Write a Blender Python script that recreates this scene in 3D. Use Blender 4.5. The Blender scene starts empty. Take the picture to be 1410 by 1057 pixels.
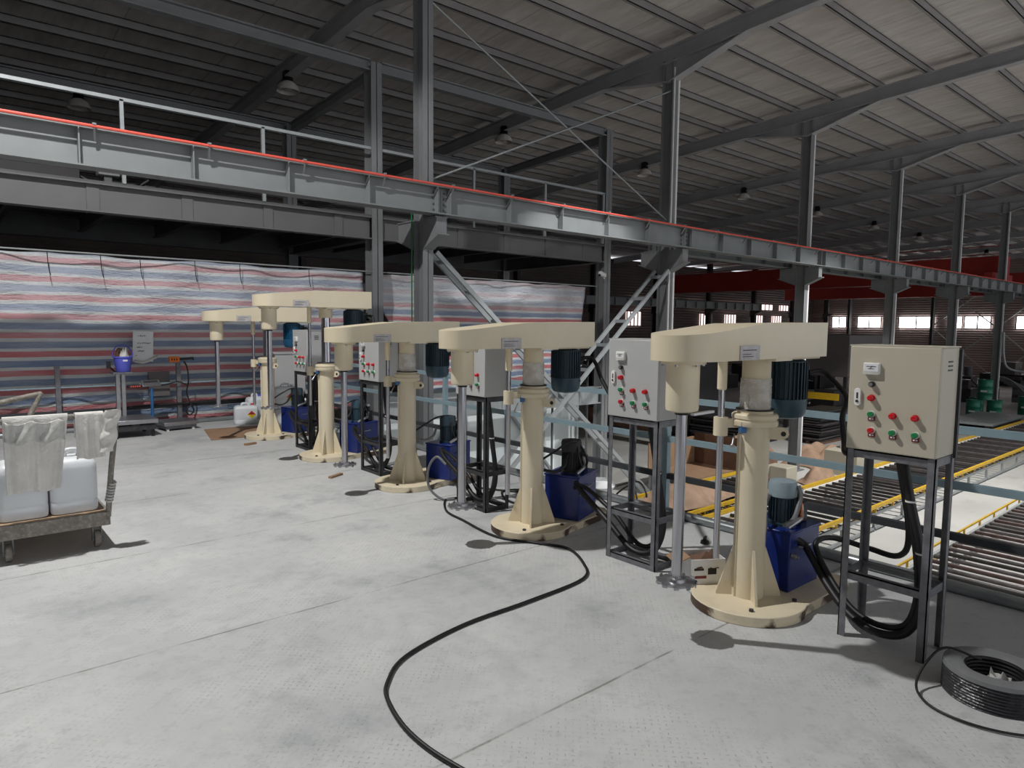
import bpy, math, random
from mathutils import Vector, Matrix
random.seed(7)
S = bpy.context.scene
COL = S.collection
PI = math.pi
sin, cos = math.sin, math.cos

# ---------------------------------------------------------------- materials
def lin(c):
    c = c / 255.0
    return c / 12.92 if c <= 0.04045 else ((c + 0.055) / 1.055) ** 2.4
def rgb(r, g, b): return (lin(r), lin(g), lin(b), 1.0)

class NT:
    def __init__(s, name):
        s.m = bpy.data.materials.new(name); s.m.use_nodes = True
        s.t = s.m.node_tree; s.n = s.t.nodes; s.l = s.t.links
        s.b = s.n['Principled BSDF']
        s.co = s.n.new('ShaderNodeTexCoord')
    def add(s, k, **kw):
        x = s.n.new(k)
        for a, v in kw.items(): setattr(x, a, v)
        return x
    def link(s, a, b): s.l.new(a, b)
    def val(s, sock, v):
        if hasattr(v, 'links') or hasattr(v, 'is_output'): s.l.new(v, sock)
        else: sock.default_value = v
    def math(s, op, a, b=None, clamp=False):
        x = s.add('ShaderNodeMath', operation=op); x.use_clamp = clamp
        s.val(x.inputs[0], a)
        if b is not None: s.val(x.inputs[1], b)
        return x.outputs[0]
    def noise(s, scale, detail=3, vec=None, rough=0.55):
        x = s.add('ShaderNodeTexNoise'); x.inputs['Scale'].default_value = scale
        x.inputs['Detail'].default_value = detail; x.inputs['Roughness'].default_value = rough
        s.link(vec or s.co.outputs['Object'], x.inputs['Vector']); return x.outputs[0]
    def mapr(s, v, a, b, c=0.0, d=1.0):
        x = s.add('ShaderNodeMapRange'); s.link(v, x.inputs[0])
        for i, q in enumerate((a, b, c, d)): x.inputs[i + 1].default_value = q
        return x.outputs[0]
    def mix(s, f, a, b):
        x = s.add('ShaderNodeMix', data_type='RGBA'); s.val(x.inputs[0], f)
        s.val(x.inputs[6], a); s.val(x.inputs[7], b); return x.outputs[2]
    def bump(s, h, strength=0.3, dist=0.01):
        x = s.add('ShaderNodeBump'); x.inputs['Strength'].default_value = strength
        x.inputs['Distance'].default_value = dist
        s.link(h, x.inputs['Height']); s.link(x.outputs[0], s.b.inputs['Normal'])

def mat(name, c, rough=0.5, metal=0.0, var=0.12, vs=6.0, bump=0.0, bs=40.0, dust=0.0):
    """painted / plain surface: colour with mild worn variation"""
    q = NT(name); c = rgb(*c)
    d = tuple(x * (1 - var * 2) for x in c[:3]) + (1,)
    n = q.noise(vs, 4)
    col = q.mix(q.mapr(n, 0.3, 0.7), d, c)
    if dust > 0:
        n2 = q.noise(vs * 2.7, 5)
        col = q.mix(q.mapr(n2, 0.5, 0.75, 0, dust), col, rgb(200, 198, 190))
    q.link(col, q.b.inputs['Base Color'])
    q.b.inputs['Roughness'].default_value = rough
    q.b.inputs['Metallic'].default_value = metal
    if bump > 0: q.bump(q.noise(bs, 3), bump, 0.01)
    return q.m

def emis(name, c, s):
    q = NT(name); q.b.inputs['Base Color'].default_value = rgb(*c)
    q.b.inputs['Emission Color'].default_value = rgb(*c)
    q.b.inputs['Emission Strength'].default_value = s
    return q.m

M = {}
M['cream'] = mat('cream paint', (223, 211, 184), 0.30, 0, 0.03, 4)
M['cream2'] = mat('cream collar', (213, 200, 172), 0.45, 0, 0.04, 6)
M['chrome'] = mat('chrome', (190, 190, 196), 0.18, 1.0, 0.03, 8)
M['steel'] = mat('brushed steel', (176, 176, 180), 0.36, 0.9, 0.08, 20)
M['galv'] = mat('galvanised', (164, 169, 171), 0.5, 0.25, 0.08, 5)
M['beam'] = mat('crane beam paint', (130, 134, 135), 0.55, 0.1, 0.06, 3)
M['motor'] = mat('dark teal motor', (44, 64, 76), 0.42, 0.1, 0.08, 14)
M['motor_cap'] = mat('teal cowl', (56, 82, 96), 0.4, 0.1, 0.08, 14)
M['motor_top'] = mat('pale cowl', (150, 168, 176), 0.45, 0.1, 0.1, 14)
M['motor_blue'] = mat('blue motor', (24, 84, 120), 0.4, 0.1, 0.08, 14)
M['black'] = mat('black rubber', (24, 24, 26), 0.5, 0, 0.1, 10)
M['black_metal'] = mat('black metal', (26, 27, 29), 0.38, 0.4, 0.1, 10)
M['hose_grey'] = mat('grey hose', (120, 122, 124), 0.5, 0, 0.1, 10)
M['tank'] = mat('blue tank', (28, 48, 122), 0.26, 0.1, 0.10, 7)
M['iron'] = mat('raw angle iron', (126, 127, 132), 0.46, 0.3, 0.20, 18, 0.1, 60)
M['iron_dark'] = mat('dark angle iron', (70, 70, 73), 0.5, 0.35, 0.22, 14, 0.1, 60)
M['cab_a'] = mat('beige cabinet', (186, 180, 163), 0.45, 0, 0.02, 4)
M['cab_b'] = mat('grey cabinet', (178, 179, 179), 0.45, 0, 0.02, 4)
M['dark_plate'] = mat('dark plate', (62, 63, 68), 0.5, 0.3, 0.1, 5)
M['white_pl'] = mat('white plastic', (232, 232, 230), 0.4, 0, 0.03, 8)
M['red'] = mat('red lens', (200, 24, 38), 0.25, 0, 0.05, 30)
M['green'] = mat('green lens', (12, 128, 72), 0.3, 0, 0.05, 30)
M['plate_red'] = mat('legend plate', (120, 36, 40), 0.5, 0, 0.1, 60)
M['paint_grey'] = mat('grey steel paint', (126, 128, 130), 0.6, 0.0, 0.08, 2.2)
M['paint_dark'] = mat('dark steel paint', (96, 97, 99), 0.65, 0.0, 0.12, 2.2)
M['paint_mezz'] = mat('mezzanine paint', (108, 109, 110), 0.6, 0.0, 0.06, 2.2)
M['rafter'] = mat('rafter paint', (168, 168, 171), 0.6, 0.0, 0.08, 1.6)
M['purlin'] = mat('purlin galvanised', (150, 147, 147), 0.6, 0.0, 0.10, 1.2)
M['rail_blue'] = mat('blue grey rail', (142, 166, 176), 0.45, 0.1, 0.10, 5)
M['rail_dark'] = mat('dark rail', (70, 74, 78), 0.45, 0.3, 0.15, 5)
M['pipe'] = mat('pale toe pipe', (160, 166, 168), 0.3, 0.6, 0.12, 5)
M['conductor'] = mat('orange red conductor', (226, 92, 78), 0.45, 0, 0.05, 5)
M['yellow'] = mat('yellow paint', (226, 182, 40), 0.45, 0, 0.10, 9)
M['roller'] = mat('worn roller', (104, 98, 98), 0.42, 0.5, 0.25, 5)
M['roller_dark'] = mat('dark roller', (64, 60, 60), 0.5, 0.4, 0.25, 5)
M['roller_rust'] = mat('rusty roller', (98, 78, 74), 0.5, 0.4, 0.25, 9)
M['cardboard'] = mat('cardboard', (160, 128, 100), 0.8, 0, 0.10, 5, 0.3, 9)
M['kraft'] = mat('kraft paper', (176, 146, 122), 0.8, 0, 0.16, 4, 0.8, 6)
M['kraft_d'] = mat('dark kraft', (116, 86, 68), 0.8, 0, 0.16, 4)
M['film'] = mat('pale film', (206, 206, 202), 0.25, 0, 0.14, 12, 0.9, 14)
M['paper'] = mat('white paper', (226, 228, 230), 0.7, 0, 0.05, 6)
M['ink'] = mat('ink', (30, 30, 34), 0.7)
M['bucket'] = mat('violet blue bucket', (92, 98, 206), 0.4, 0, 0.04, 9)
M['orange'] = mat('orange', (240, 124, 26), 0.4)
M['wood'] = mat('worn plywood', (178, 150, 120), 0.7, 0, 0.14, 9, 0.3, 30, 0.5)
M['trolley'] = mat('dusty grey beam', (140, 134, 126), 0.7, 0.1, 0.2, 14, 0.4, 30, 0.5)
M['cloth'] = mat('dusty cloth', (224, 222, 218), 0.9, 0, 0.07, 10, 0.6, 60)
M['jug'] = mat('translucent white plastic', (226, 230, 234), 0.35, 0, 0.02, 4)
M['jug'].node_tree.nodes['Principled BSDF'].inputs['Subsurface Weight'].default_value = 0.25
M['jug'].node_tree.nodes['Principled BSDF'].inputs['Subsurface Radius'].default_value = (0.05, 0.05, 0.05)
M['blue_post'] = mat('blue post', (48, 104, 160), 0.4)
M['drum'] = mat('green drum', (34, 122, 96), 0.4, 0.1, 0.12, 4)
M['machine_dark'] = mat('dark machine', (52, 50, 52), 0.6, 0.1, 0.15, 2)
M['enclosure'] = mat('brown grey panel', (104, 98, 98), 0.6, 0, 0.06, 1)
M['crane_red'] = mat('red oxide girder', (168, 52, 44), 0.55, 0, 0.10, 0.6)
M['white_panel'] = mat('pale wall panel', (228, 236, 236), 0.5, 0, 0.05, 1.4)
M['olive'] = mat('olive roll', (124, 126, 88), 0.7, 0, 0.1, 3)
M['lamp_white'] = mat('lamp reflector', (196, 190, 184), 0.4, 0, 0.05, 5)
M['label'] = mat('name plate', (196, 192, 194), 0.4, 0.0, 0.12, 22)
M['hazard_y'] = mat('label yellow', (240, 214, 40), 0.5)
M['hazard_r'] = mat('label red', (200, 44, 36), 0.5)
M['fabric_green'] = mat('green wire', (20, 120, 70), 0.5)
M['skirt'] = mat('coil wrap', (66, 66, 70), 0.3, 0.1, 0.2, 20, 0.7, 30)

def film_mat():
    q = NT('clear stretch film')
    q.link(q.mix(q.mapr(q.noise(18, 4), .4, .7), rgb(210, 204, 192), rgb(238, 236, 230)), q.b.inputs['Base Color'])
    q.b.inputs['Roughness'].default_value = 0.16
    q.b.inputs['Transmission Weight'].default_value = 0.25
    q.bump(q.noise(34, 4), 0.9, 0.02); return q.m
M['stretch'] = film_mat()

def base_plate_mat():
    q = NT('scuffed cream base')
    n = q.noise(3.2, 5); sep = q.add('ShaderNodeSeparateXYZ'); q.link(q.co.outputs['Object'], sep.inputs[0])
    side = q.math('LESS_THAN', sep.outputs[2], 0.052)
    k = q.math('MULTIPLY', side, q.mapr(n, 0.49, 0.56))
    k2 = q.mapr(q.noise(7, 5), 0.5, 0.75, 0, 0.35)
    c = q.mix(k2, rgb(221, 209, 182), rgb(176, 164, 142))
    c = q.mix(k, c, rgb(72, 52, 38)); q.link(c, q.b.inputs['Base Color'])
    q.b.inputs['Roughness'].default_value = 0.5; return q.m
M['base'] = base_plate_mat()

def tread_mat():
    q = NT('dusty tread plate')
    sep = q.add('ShaderNodeSeparateXYZ'); q.link(q.co.outputs['Object'], sep.inputs[0])
    x, y = sep.outputs[0], sep.outputs[1]
    s = 1 / 0.029; k = 0.7071
    u = q.math('MULTIPLY', q.math('ADD', x, y), s * k); v = q.math('MULTIPLY', q.math('SUBTRACT', x, y), s * k)
    fu, fv = q.math('FLOOR', u), q.math('FLOOR', v)
    par = q.math('MODULO', q.math('ABSOLUTE', q.math('ADD', fu, fv)), 2.0)
    cu = q.math('SUBTRACT', q.math('FRACT', u), 0.5); cv = q.math('SUBTRACT', q.math('FRACT', v), 0.5)
    def mixv(a, b):
        m = q.add('ShaderNodeMix', data_type='FLOAT'); q.link(par, m.inputs[0]); q.link(a, m.inputs[2]); q.link(b, m.inputs[3]); return m.outputs[0]
    a = mixv(cu, cv); b = mixv(cv, cu)
    d = q.math('ADD', q.math('POWER', q.math('MULTIPLY', q.math('ABSOLUTE', a), 1 / 0.13), 2.0),
               q.math('POWER', q.math('MULTIPLY', q.math('ABSOLUTE', b), 1 / 0.40), 2.0))
    lens = q.math('SUBTRACT', 1.0, d, clamp=True)
    n1 = q.noise(0.55, 5, rough=.6); n2 = q.noise(2.6, 6, rough=.65); n3 = q.noise(30, 3)
    col = q.mix(q.mapr(n1, .32, .68), rgb(178, 180, 181), rgb(200, 201, 201))
    col = q.mix(q.mapr(n2, .45, .72, 0, .6), col, rgb(216, 217, 216))
    col = q.mix(q.mapr(q.noise(1.3, 6, rough=.7), .50, .66, 0, .75), col, rgb(148, 153, 155))
    col = q.mix(q.mapr(q.noise(14, 8, rough=.75), .52, .72, 0, .35), col, rgb(120, 124, 126))
    col = q.mix(q.mapr(q.noise(7, 7, rough=.7), .60, .72, 0, .55), col, rgb(214, 215, 212))
    worn = q.math('MULTIPLY', q.mapr(q.noise(1.1, 3), .36, .60), q.mapr(q.noise(9, 4), .38, .60))
    col = q.mix(q.math('MULTIPLY', q.mapr(lens, .2, .6, 0, .36), worn), col, rgb(110, 114, 118))
    # plate seams, every 1.6 m across, 6.44 m along
    w = q.math('ADD', y, q.mapr(n2, 0, 1, -.008, .008))
    sy = q.math('ABSOLUTE', q.math('SUBTRACT', q.math('FRACT', q.math('DIVIDE', q.math('SUBTRACT', w, 1.15), 1.6)), 0.5))
    seam = q.math('MULTIPLY', q.mapr(sy, 0.0, 0.006, 1, 0), q.mapr(n2, .40, .56, 0, 1))
    seam_band = q.math('MULTIPLY', q.mapr(sy, 0.0, 0.045, 1, 0), q.mapr(n2, .42, .66, 0, .25))  # wider soft grey band along each seam
    col = q.mix(seam_band, col, rgb(146, 152, 152))
    col = q.mix(seam, col, rgb(120, 118, 112))
    q.link(col, q.b.inputs['Base Color'])
    q.b.inputs['Roughness'].default_value = 0.62
    h = q.math('ADD', q.math('MULTIPLY', lens, worn), q.math('MULTIPLY', n3, 0.3))
    q.bump(q.math('SUBTRACT', h, seam), 0.55, 0.003); return q.m
M['tread'] = tread_mat()

def ground_mat():
    q = NT('hall concrete')
    c = q.mix(q.mapr(q.noise(.35, 6), .3, .7), rgb(176, 176, 172), rgb(206, 206, 202))
    c = q.mix(q.mapr(q.noise(1.7, 5), .55, .75, 0, .4), c, rgb(140, 138, 134))
    q.link(c, q.b.inputs['Base Color']); q.b.inputs['Roughness'].default_value = .6; return q.m
M['ground'] = ground_mat()

def ceiling_mat():
    q = NT('foil faced roof insulation')
    sep = q.add('ShaderNodeSeparateXYZ'); q.link(q.co.outputs['Object'], sep.inputs[0])
    sx = q.math('ABSOLUTE', q.math('SUBTRACT', q.math('FRACT', q.math('DIVIDE', sep.outputs[0], 2.147)), .5))
    seam = q.mapr(sx, 0, .009, 1, 0)
    mp = q.add('ShaderNodeMapping'); mp.inputs['Scale'].default_value = (3.0, .7, 1); q.link(q.co.outputs['Object'], mp.inputs[0])
    n = q.noise(1.1, 6, mp.outputs[0], .65)
    c = q.mix(q.mapr(n, .3, .7), rgb(184, 179, 176), rgb(214, 209, 206))
    c = q.mix(q.mapr(q.noise(.4, 4), .5, .75, 0, .4), c, rgb(176, 158, 152))
    c = q.mix(q.math('MULTIPLY', seam, .7), c, rgb(120, 114, 112))
    q.link(c, q.b.inputs['Base Color']); q.b.inputs['Roughness'].default_value = .55
    rip = q.math('SINE', q.math('MULTIPLY', sep.outputs[0], 26.0))
    q.bump(q.math('ADD', q.math('MULTIPLY', n, 2.0), q.math('MULTIPLY', rip, .25)), .7, .03); return q.m
M['ceiling'] = ceiling_mat()

def tarp_mat(name, z0, lo, hi):
    q = NT(name)
    sep = q.add('ShaderNodeSeparateXYZ'); q.link(q.co.outputs['Object'], sep.inputs[0])
    wob = q.mapr(q.noise(.9, 4), 0, 1, -.05, .05)
    mp = q.add('ShaderNodeMapping'); mp.inputs['Scale'].default_value = (.5, 1, 3.0); q.link(q.co.outputs['Object'], mp.inputs[0])
    amt = q.mapr(sep.outputs[2], 1.3, 2.0, .1, 1.0)
    zz = q.math('ADD', sep.outputs[2], q.math('MULTIPLY', wob, amt))
    t = q.math('FRACT', q.math('DIVIDE', q.math('SUBTRACT', zz, z0), .268))
    r = q.add('ShaderNodeValToRGB'); r.color_ramp.interpolation = 'LINEAR'; q.link(t, r.inputs[0])
    W, R_, B_ = rgb(214, 216, 216), rgb(204, 112, 118), rgb(118, 138, 172)
    st = [(0, R_), (.29, R_), (.32, W), (.45, W), (.48, B_), (.80, B_), (.83, W), (.97, W)]
    e = r.color_ramp.elements; e[0].position, e[0].color = st[0]; e[1].position, e[1].color = st[-1]
    for p, c in st[1:-1]:
        x = e.new(p); x.color = c
    c = r.outputs[0]
    lit_top = q.mapr(sep.outputs[2], lo, hi, .06, .80 if 'folded' in name else .50)  # lamplight on the upper sheet, painted as paler stripes by height
    c = q.mix(lit_top, c, rgb(196, 199, 204))
    c = q.mix(q.mapr(q.noise(2.5, 5, mp.outputs[0]), .45, .7, 0, .35), c, rgb(186, 188, 194))
    teal = q.mapr(sep.outputs[2], .85, .35, 0, .25)  # shade low on the sheet, painted in as a dark teal tint
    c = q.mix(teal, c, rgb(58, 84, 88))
    q.link(c, q.b.inputs['Base Color']); q.b.inputs['Roughness'].default_value = .38
    m2 = q.add('ShaderNodeMapping'); m2.inputs['Rotation'].default_value = (0, .6, 0); m2.inputs['Scale'].default_value = (1.2, 1, 5); q.link(q.co.outputs['Object'], m2.inputs[0])
    q.bump(q.math('ADD', q.noise(2.2, 6, m2.outputs[0], .6), q.math('MULTIPLY', q.noise(9, 4, m2.outputs[0]), .35)), .7, .10); return q.m
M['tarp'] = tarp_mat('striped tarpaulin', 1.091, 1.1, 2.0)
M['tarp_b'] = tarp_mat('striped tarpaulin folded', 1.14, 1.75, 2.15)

def wall_mat(name, c, pitch):
    q = NT(name); sep = q.add('ShaderNodeSeparateXYZ'); q.link(q.co.outputs['Object'], sep.inputs[0])
    s = q.math('SINE', q.math('MULTIPLY', sep.outputs[2], pitch)); n = q.noise(.3, 4)
    c2 = tuple(v * .75 for v in c); q.link(q.mix(q.mapr(n, .3, .7), rgb(*c2), rgb(*c)), q.b.inputs['Base Color'])
    q.b.inputs['Roughness'].default_value = .6; q.bump(s, .6, .05); return q.m
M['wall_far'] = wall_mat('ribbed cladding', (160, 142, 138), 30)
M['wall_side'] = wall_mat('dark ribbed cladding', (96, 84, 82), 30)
M['win'] = emis('daylit glazing', (255, 250, 248), 7.0)
M['win_pink'] = emis('daylit dusty glazing', (255, 226, 220), 1.6)
M['bulb'] = emis('lit bulb', (255, 252, 246), 14.0)

# ---------------------------------------------------------------- mesh builder
class MB:
    def __init__(s): s.v = []; s.f = []; s.sm = []
    def _add(s, vs, fs, sm=False):
        o = len(s.v); s.v += [tuple(v) for v in vs]
        s.f += [tuple(i + o for i in f) for f in fs]; s.sm += [sm] * len(fs); return s
    def box(s, x0, x1, y0, y1, z0, z1, mtx=None):
        vs = [Vector((x, y, z)) for z in (z0, z1) for y in (y0, y1) for x in (x0, x1)]
        if mtx: vs = [mtx @ v for v in vs]
        return s._add(vs, [(0, 2, 3, 1), (4, 5, 7, 6), (0, 1, 5, 4), (2, 6, 7, 3), (0, 4, 6, 2), (1, 3, 7, 5)])
    def cbox(s, c, d, rz=0, ry=0, rx=0):
        m = Matrix.Translation(Vector(c)) @ Matrix.Rotation(rz, 4, 'Z') @ Matrix.Rotation(ry, 4, 'Y') @ Matrix.Rotation(rx, 4, 'X')
        return s.box(-d[0] / 2, d[0] / 2, -d[1] / 2, d[1] / 2, -d[2] / 2, d[2] / 2, m)
    def bar(s, a, b, w, h=None, up=(0, 0, 1)):
        """square bar from a to b"""
        a, b = Vector(a), Vector(b); h = h or w; d = (b - a); L = d.length; d.normalize()
        u = Vector(up)
        if abs(d.dot(u)) > .98: u = Vector((0, 1, 0))
        r = d.cross(u).normalized(); u = r.cross(d)
        vs = [a + r * x * w / 2 + u * y * h / 2 + d * t for t in (0, L) for x, y in ((-1, -1), (1, -1), (1, 1), (-1, 1))]
        return s._add(vs, [(3, 2, 1, 0), (4, 5, 6, 7)] + [(i, (i + 1) % 4, (i + 1) % 4 + 4, i + 4) for i in range(4)])
    def cyl(s, a, b, r0, r1=None, n=20, cap=True):
        a, b = Vector(a), Vector(b); r1 = r0 if r1 is None else r1; d = (b - a).normalized()
        u = Vector((0, 0, 1)) if abs(d.z) < .9 else Vector((1, 0, 0)); p = d.cross(u).normalized(); q = d.cross(p)
        vs = []
        for c, r in ((a, r0), (b, r1)):
            vs += [c + (p * cos(2 * PI * i / n) + q * sin(2 * PI * i / n)) * r for i in range(n)]
        s._add(vs, [(i, (i + 1) % n, (i + 1) % n + n, i + n) for i in range(n)], True)
        if cap: s._add(vs, [tuple(range(n - 1, -1, -1)), tuple(range(n, 2 * n))])
        return s
    def lathe(s, prof, c=(0, 0, 0), n=28, mtx=None, cap=True):
        """prof: list of (r, z)"""
        vs = []
        for r, z in prof:
            vs += [Vector((c[0] + r * cos(2 * PI * i / n), c[1] + r * sin(2 * PI * i / n), c[2] + z)) for i in range(n)]
        if mtx: vs = [mtx @ v for v in vs]
        fs = []
        for j in range(len(prof) - 1):
            fs += [(j * n + i, j * n + (i + 1) % n, (j + 1) * n + (i + 1) % n, (j + 1) * n + i) for i in range(n)]
        s._add(vs, fs, True)
        m = len(prof) - 1; fs = []
        if not cap: return s
        if prof[0][0] > 1e-4: fs.append(tuple(range(n - 1, -1, -1)))
        if prof[m][0] > 1e-4: fs.append(tuple(m * n + i for i in range(n)))
        return s._add(vs, fs)
    def prism(s, pts, z0, z1, mtx=None):
        """pts counter-clockwise in xy; z0/z1 number or list"""
        n = len(pts); f0 = z0 if isinstance(z0, (list, tuple)) else [z0] * n; f1 = z1 if isinstance(z1, (list, tuple)) else [z1] * n
        vs = [Vector((p[0], p[1], f0[i])) for i, p in enumerate(pts)] + [Vector((p[0], p[1], f1[i])) for i, p in enumerate(pts)]
        if mtx: vs = [mtx @ v for v in vs]
        return s._add(vs, [tuple(range(n - 1, -1, -1)), tuple(range(n, 2 * n))] + [(i, (i + 1) % n, (i + 1) % n + n, i + n) for i in range(n)])
    def tube(s, pts, r, n=10, smooth=True, step=6):
        P = [Vector(p) for p in pts]
        if smooth and len(P) > 2:
            Q = [P[0] * 2 - P[1]] + P + [P[-1] * 2 - P[-2]]; out = []
            for i in range(1, len(Q) - 2):
                for k in range(step):
                    t = k / step; a, b, c, d = Q[i - 1:i + 3]
                    out.append(.5 * ((2 * b) + (c - a) * t + (2 * a - 5 * b + 4 * c - d) * t * t + (3 * b - a - 3 * c + d) * t ** 3))
            out.append(P[-1]); P = out
        vs = []; ref = None
        for i, p in enumerate(P):
            d = (P[min(i + 1, len(P) - 1)] - P[max(i - 1, 0)]).normalized()
            if ref is None:
                u = Vector((0, 0, 1)) if abs(d.z) < .9 else Vector((1, 0, 0)); ref = d.cross(u).normalized()
            else:
                ref = (ref - d * ref.dot(d)); ref = ref.normalized() if ref.length > 1e-6 else d.orthogonal().normalized()
            q = d.cross(ref)
            vs += [p + (ref * cos(2 * PI * k / n) + q * sin(2 * PI * k / n)) * r for k in range(n)]
        m = len(P)
        s._add(vs, [(j * n + i, j * n + (i + 1) % n, (j + 1) * n + (i + 1) % n, (j + 1) * n + i) for j in range(m - 1) for i in range(n)], True)
        return s._add(vs, [tuple(range(n - 1, -1, -1)), tuple((m - 1) * n + i for i in range(n))])
    def grid(s, fn, nu, nv, thick=0.0):
        vs = [fn(i / nu, j / nv) for j in range(nv + 1) for i in range(nu + 1)]
        fs = [(j * (nu + 1) + i, j * (nu + 1) + i + 1, (j + 1) * (nu + 1) + i + 1, (j + 1) * (nu + 1) + i) for j in range(nv) for i in range(nu)]
        return s._add(vs, fs, True)
    def ibeam(s, a, b, w, h, tw=.02, tf=.03, up=(0, 0, 1)):
        a, b = Vector(a), Vector(b); u = Vector(up)
        s.bar(a, b, tw, h, up); s.bar(a + u * (h - tf) / 2, b + u * (h - tf) / 2, w, tf, up); s.bar(a - u * (h - tf) / 2, b - u * (h - tf) / 2, w, tf, up)
        return s
    def build(s, name, m, parent=None, loc=(0, 0, 0), rz=0, bevel=0, solid=0, sub=0, **kw):
        me = bpy.data.meshes.new(name); me.from_pydata(s.v, [], s.f); me.update()
        for p, k in zip(me.polygons, s.sm): p.use_smooth = k
        me.materials.append(M[m] if isinstance(m, str) else m)
        try: me.set_sharp_from_angle(angle=math.radians(38))
        except Exception: pass
        o = bpy.data.objects.new(name, me); COL.objects.link(o); o.location = loc; o.rotation_euler = (0, 0, rz)
        if parent: o.parent = parent
        if solid: x = o.modifiers.new('solid', 'SOLIDIFY'); x.thickness = solid; x.offset = 0
        if bevel: x = o.modifiers.new('bevel', 'BEVEL'); x.width = bevel; x.segments = 2; x.limit_method = 'ANGLE'; x.angle_limit = .7
        for k, v in kw.items(): o[k] = v
        return o

def tag(o, label, cat, group=None, kind=None):
    o['label'] = label; o['category'] = cat
    if group: o['group'] = group
    if kind: o['kind'] = kind
    return o
def thing(name, label, cat, loc=(0, 0, 0), rz=0, group=None):
    o = bpy.data.objects.new(name, None); COL.objects.link(o); o.location = loc; o.rotation_euler = (0, 0, rz)
    o.empty_display_size = .1
    return tag(o, label, cat, group)
def struct(o): o['kind'] = 'structure'; return o
def kids(o): return [c for c in COL.objects if c.parent == o]
def dup(root, loc, rz=None, label=None, group=None):
    r = root.copy(); COL.objects.link(r); r.location = loc
    if rz is not None: r.rotation_euler = (0, 0, rz)
    if label: r['label'] = label
    if group: r['group'] = group
    for ch in kids(root):
        c = ch.copy(); COL.objects.link(c); c.parent = r
        for g in kids(ch):
            d = g.copy(); COL.objects.link(d); d.parent = c
    return r

G0 = -2.6            # hall ground level; the platform floor is z = 0
BAY = 6.44
def roofz(y): return 7.85 - .05 * (y - 9.76)

# ---------------------------------------------------------------- setting
struct(MB().box(-9, 4.68, -7, 11.52, -.012, 0).build('floor', 'tread'))
struct(MB().box(-9, 4.66, -7, 11.50, -.26, -.012).build('trim_1', 'paint_grey'))
struct(MB().box(-14, 70, -16, 34, G0 - .1, G0).build('ground_floor', 'ground'))
b = MB()
b._add([(-14, -16, roofz(-16) + .18), (70.5, -16, roofz(-16) + .18), (70.5, 34.5, roofz(34.5) + .18), (-14, 34.5, roofz(34.5) + .18),
        (-14, -16, roofz(-16) + .24), (70.5, -16, roofz(-16) + .24), (70.5, 34.5, roofz(34.5) + .24), (-14, 34.5, roofz(34.5) + .24)],
       [(0, 3, 2, 1), (4, 5, 6, 7), (0, 1, 5, 4), (1, 2, 6, 5), (2, 3, 7, 6), (3, 0, 4, 7)])
struct(b.build('ceiling', 'ceiling'))
struct(MB().box(70, 70.2, -16, 34.2, G0, 9.1).build('wall_right', 'wall_far'))
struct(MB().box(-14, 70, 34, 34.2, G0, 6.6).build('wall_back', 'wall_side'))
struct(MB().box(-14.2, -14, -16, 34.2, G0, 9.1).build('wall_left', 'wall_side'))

# windows of the far walls
wi = 1
def window(m, x0, x1, y0, y1, z0, z1, bars, axis):
    global wi
    r = bpy.data.objects.new('window_%d' % wi, None); COL.objects.link(r); r['kind'] = 'structure'; wi += 1
    MB().box(x0, x1, y0, y1, z0, z1).build('pane', m, r)
    f = MB()
    for i in range(bars + 1):
        if axis == 'y':
            y = y0 + (y1 - y0) * i / bars; f.box(x0 - .05, x0 - .01, y - .05, y + .05, z0, z1)
        else:
            x = x0 + (x1 - x0) * i / bars; f.box(x - .05, x + .05, y0 - .05, y0 - .01, z0, z1)
    if axis == 'y':
        f.box(x0 - .05, x0 - .01, y0, y1, z0 - .06, z0); f.box(x0 - .05, x0 - .01, y0, y1, z1, z1 + .06)
    else:
        f.box(x0, x1, y0 - .05, y0 - .01, z0 - .06, z0); f.box(x0, x1, y0 - .05, y0 - .01, z1, z1 + .06)
    f.build('window_frame', 'paint_dark', r)
for yc, hw in ((31.2, .7), (28.3, 1.1), (24.1, 1.5), (20.9, .55), (19.2, 1.0), (14.9, 1.5), (10.6, 1.4)):
    window('win', 69.9, 69.98, yc - hw, yc + hw, 1.75, 2.75, 2, 'y')
for xc in (41.0, 50.6, 54.4, 59.0, 62.5, 66.2):
    window('win_pink', xc - .85, xc + .85, 33.9, 33.98, 1.7, 2.75, 4, 'x')
for x0, x1 in ((40.5, 43.8), (45.0, 46.6), (48.0, 50.2), (52.5, 57.8), (59.5, 61.6), (63.0, 64.6)):
    window('win_pink', x0, x1, 33.9, 33.98, 3.3, 3.8, 3, 'x')
window('win', 69.9, 69.98, 26.7, 28.0, -1.9, -.9, 2, 'y')
window('win', 69.9, 69.98, 9.0, 11.0, -.5, -.15, 2, 'y')

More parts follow.
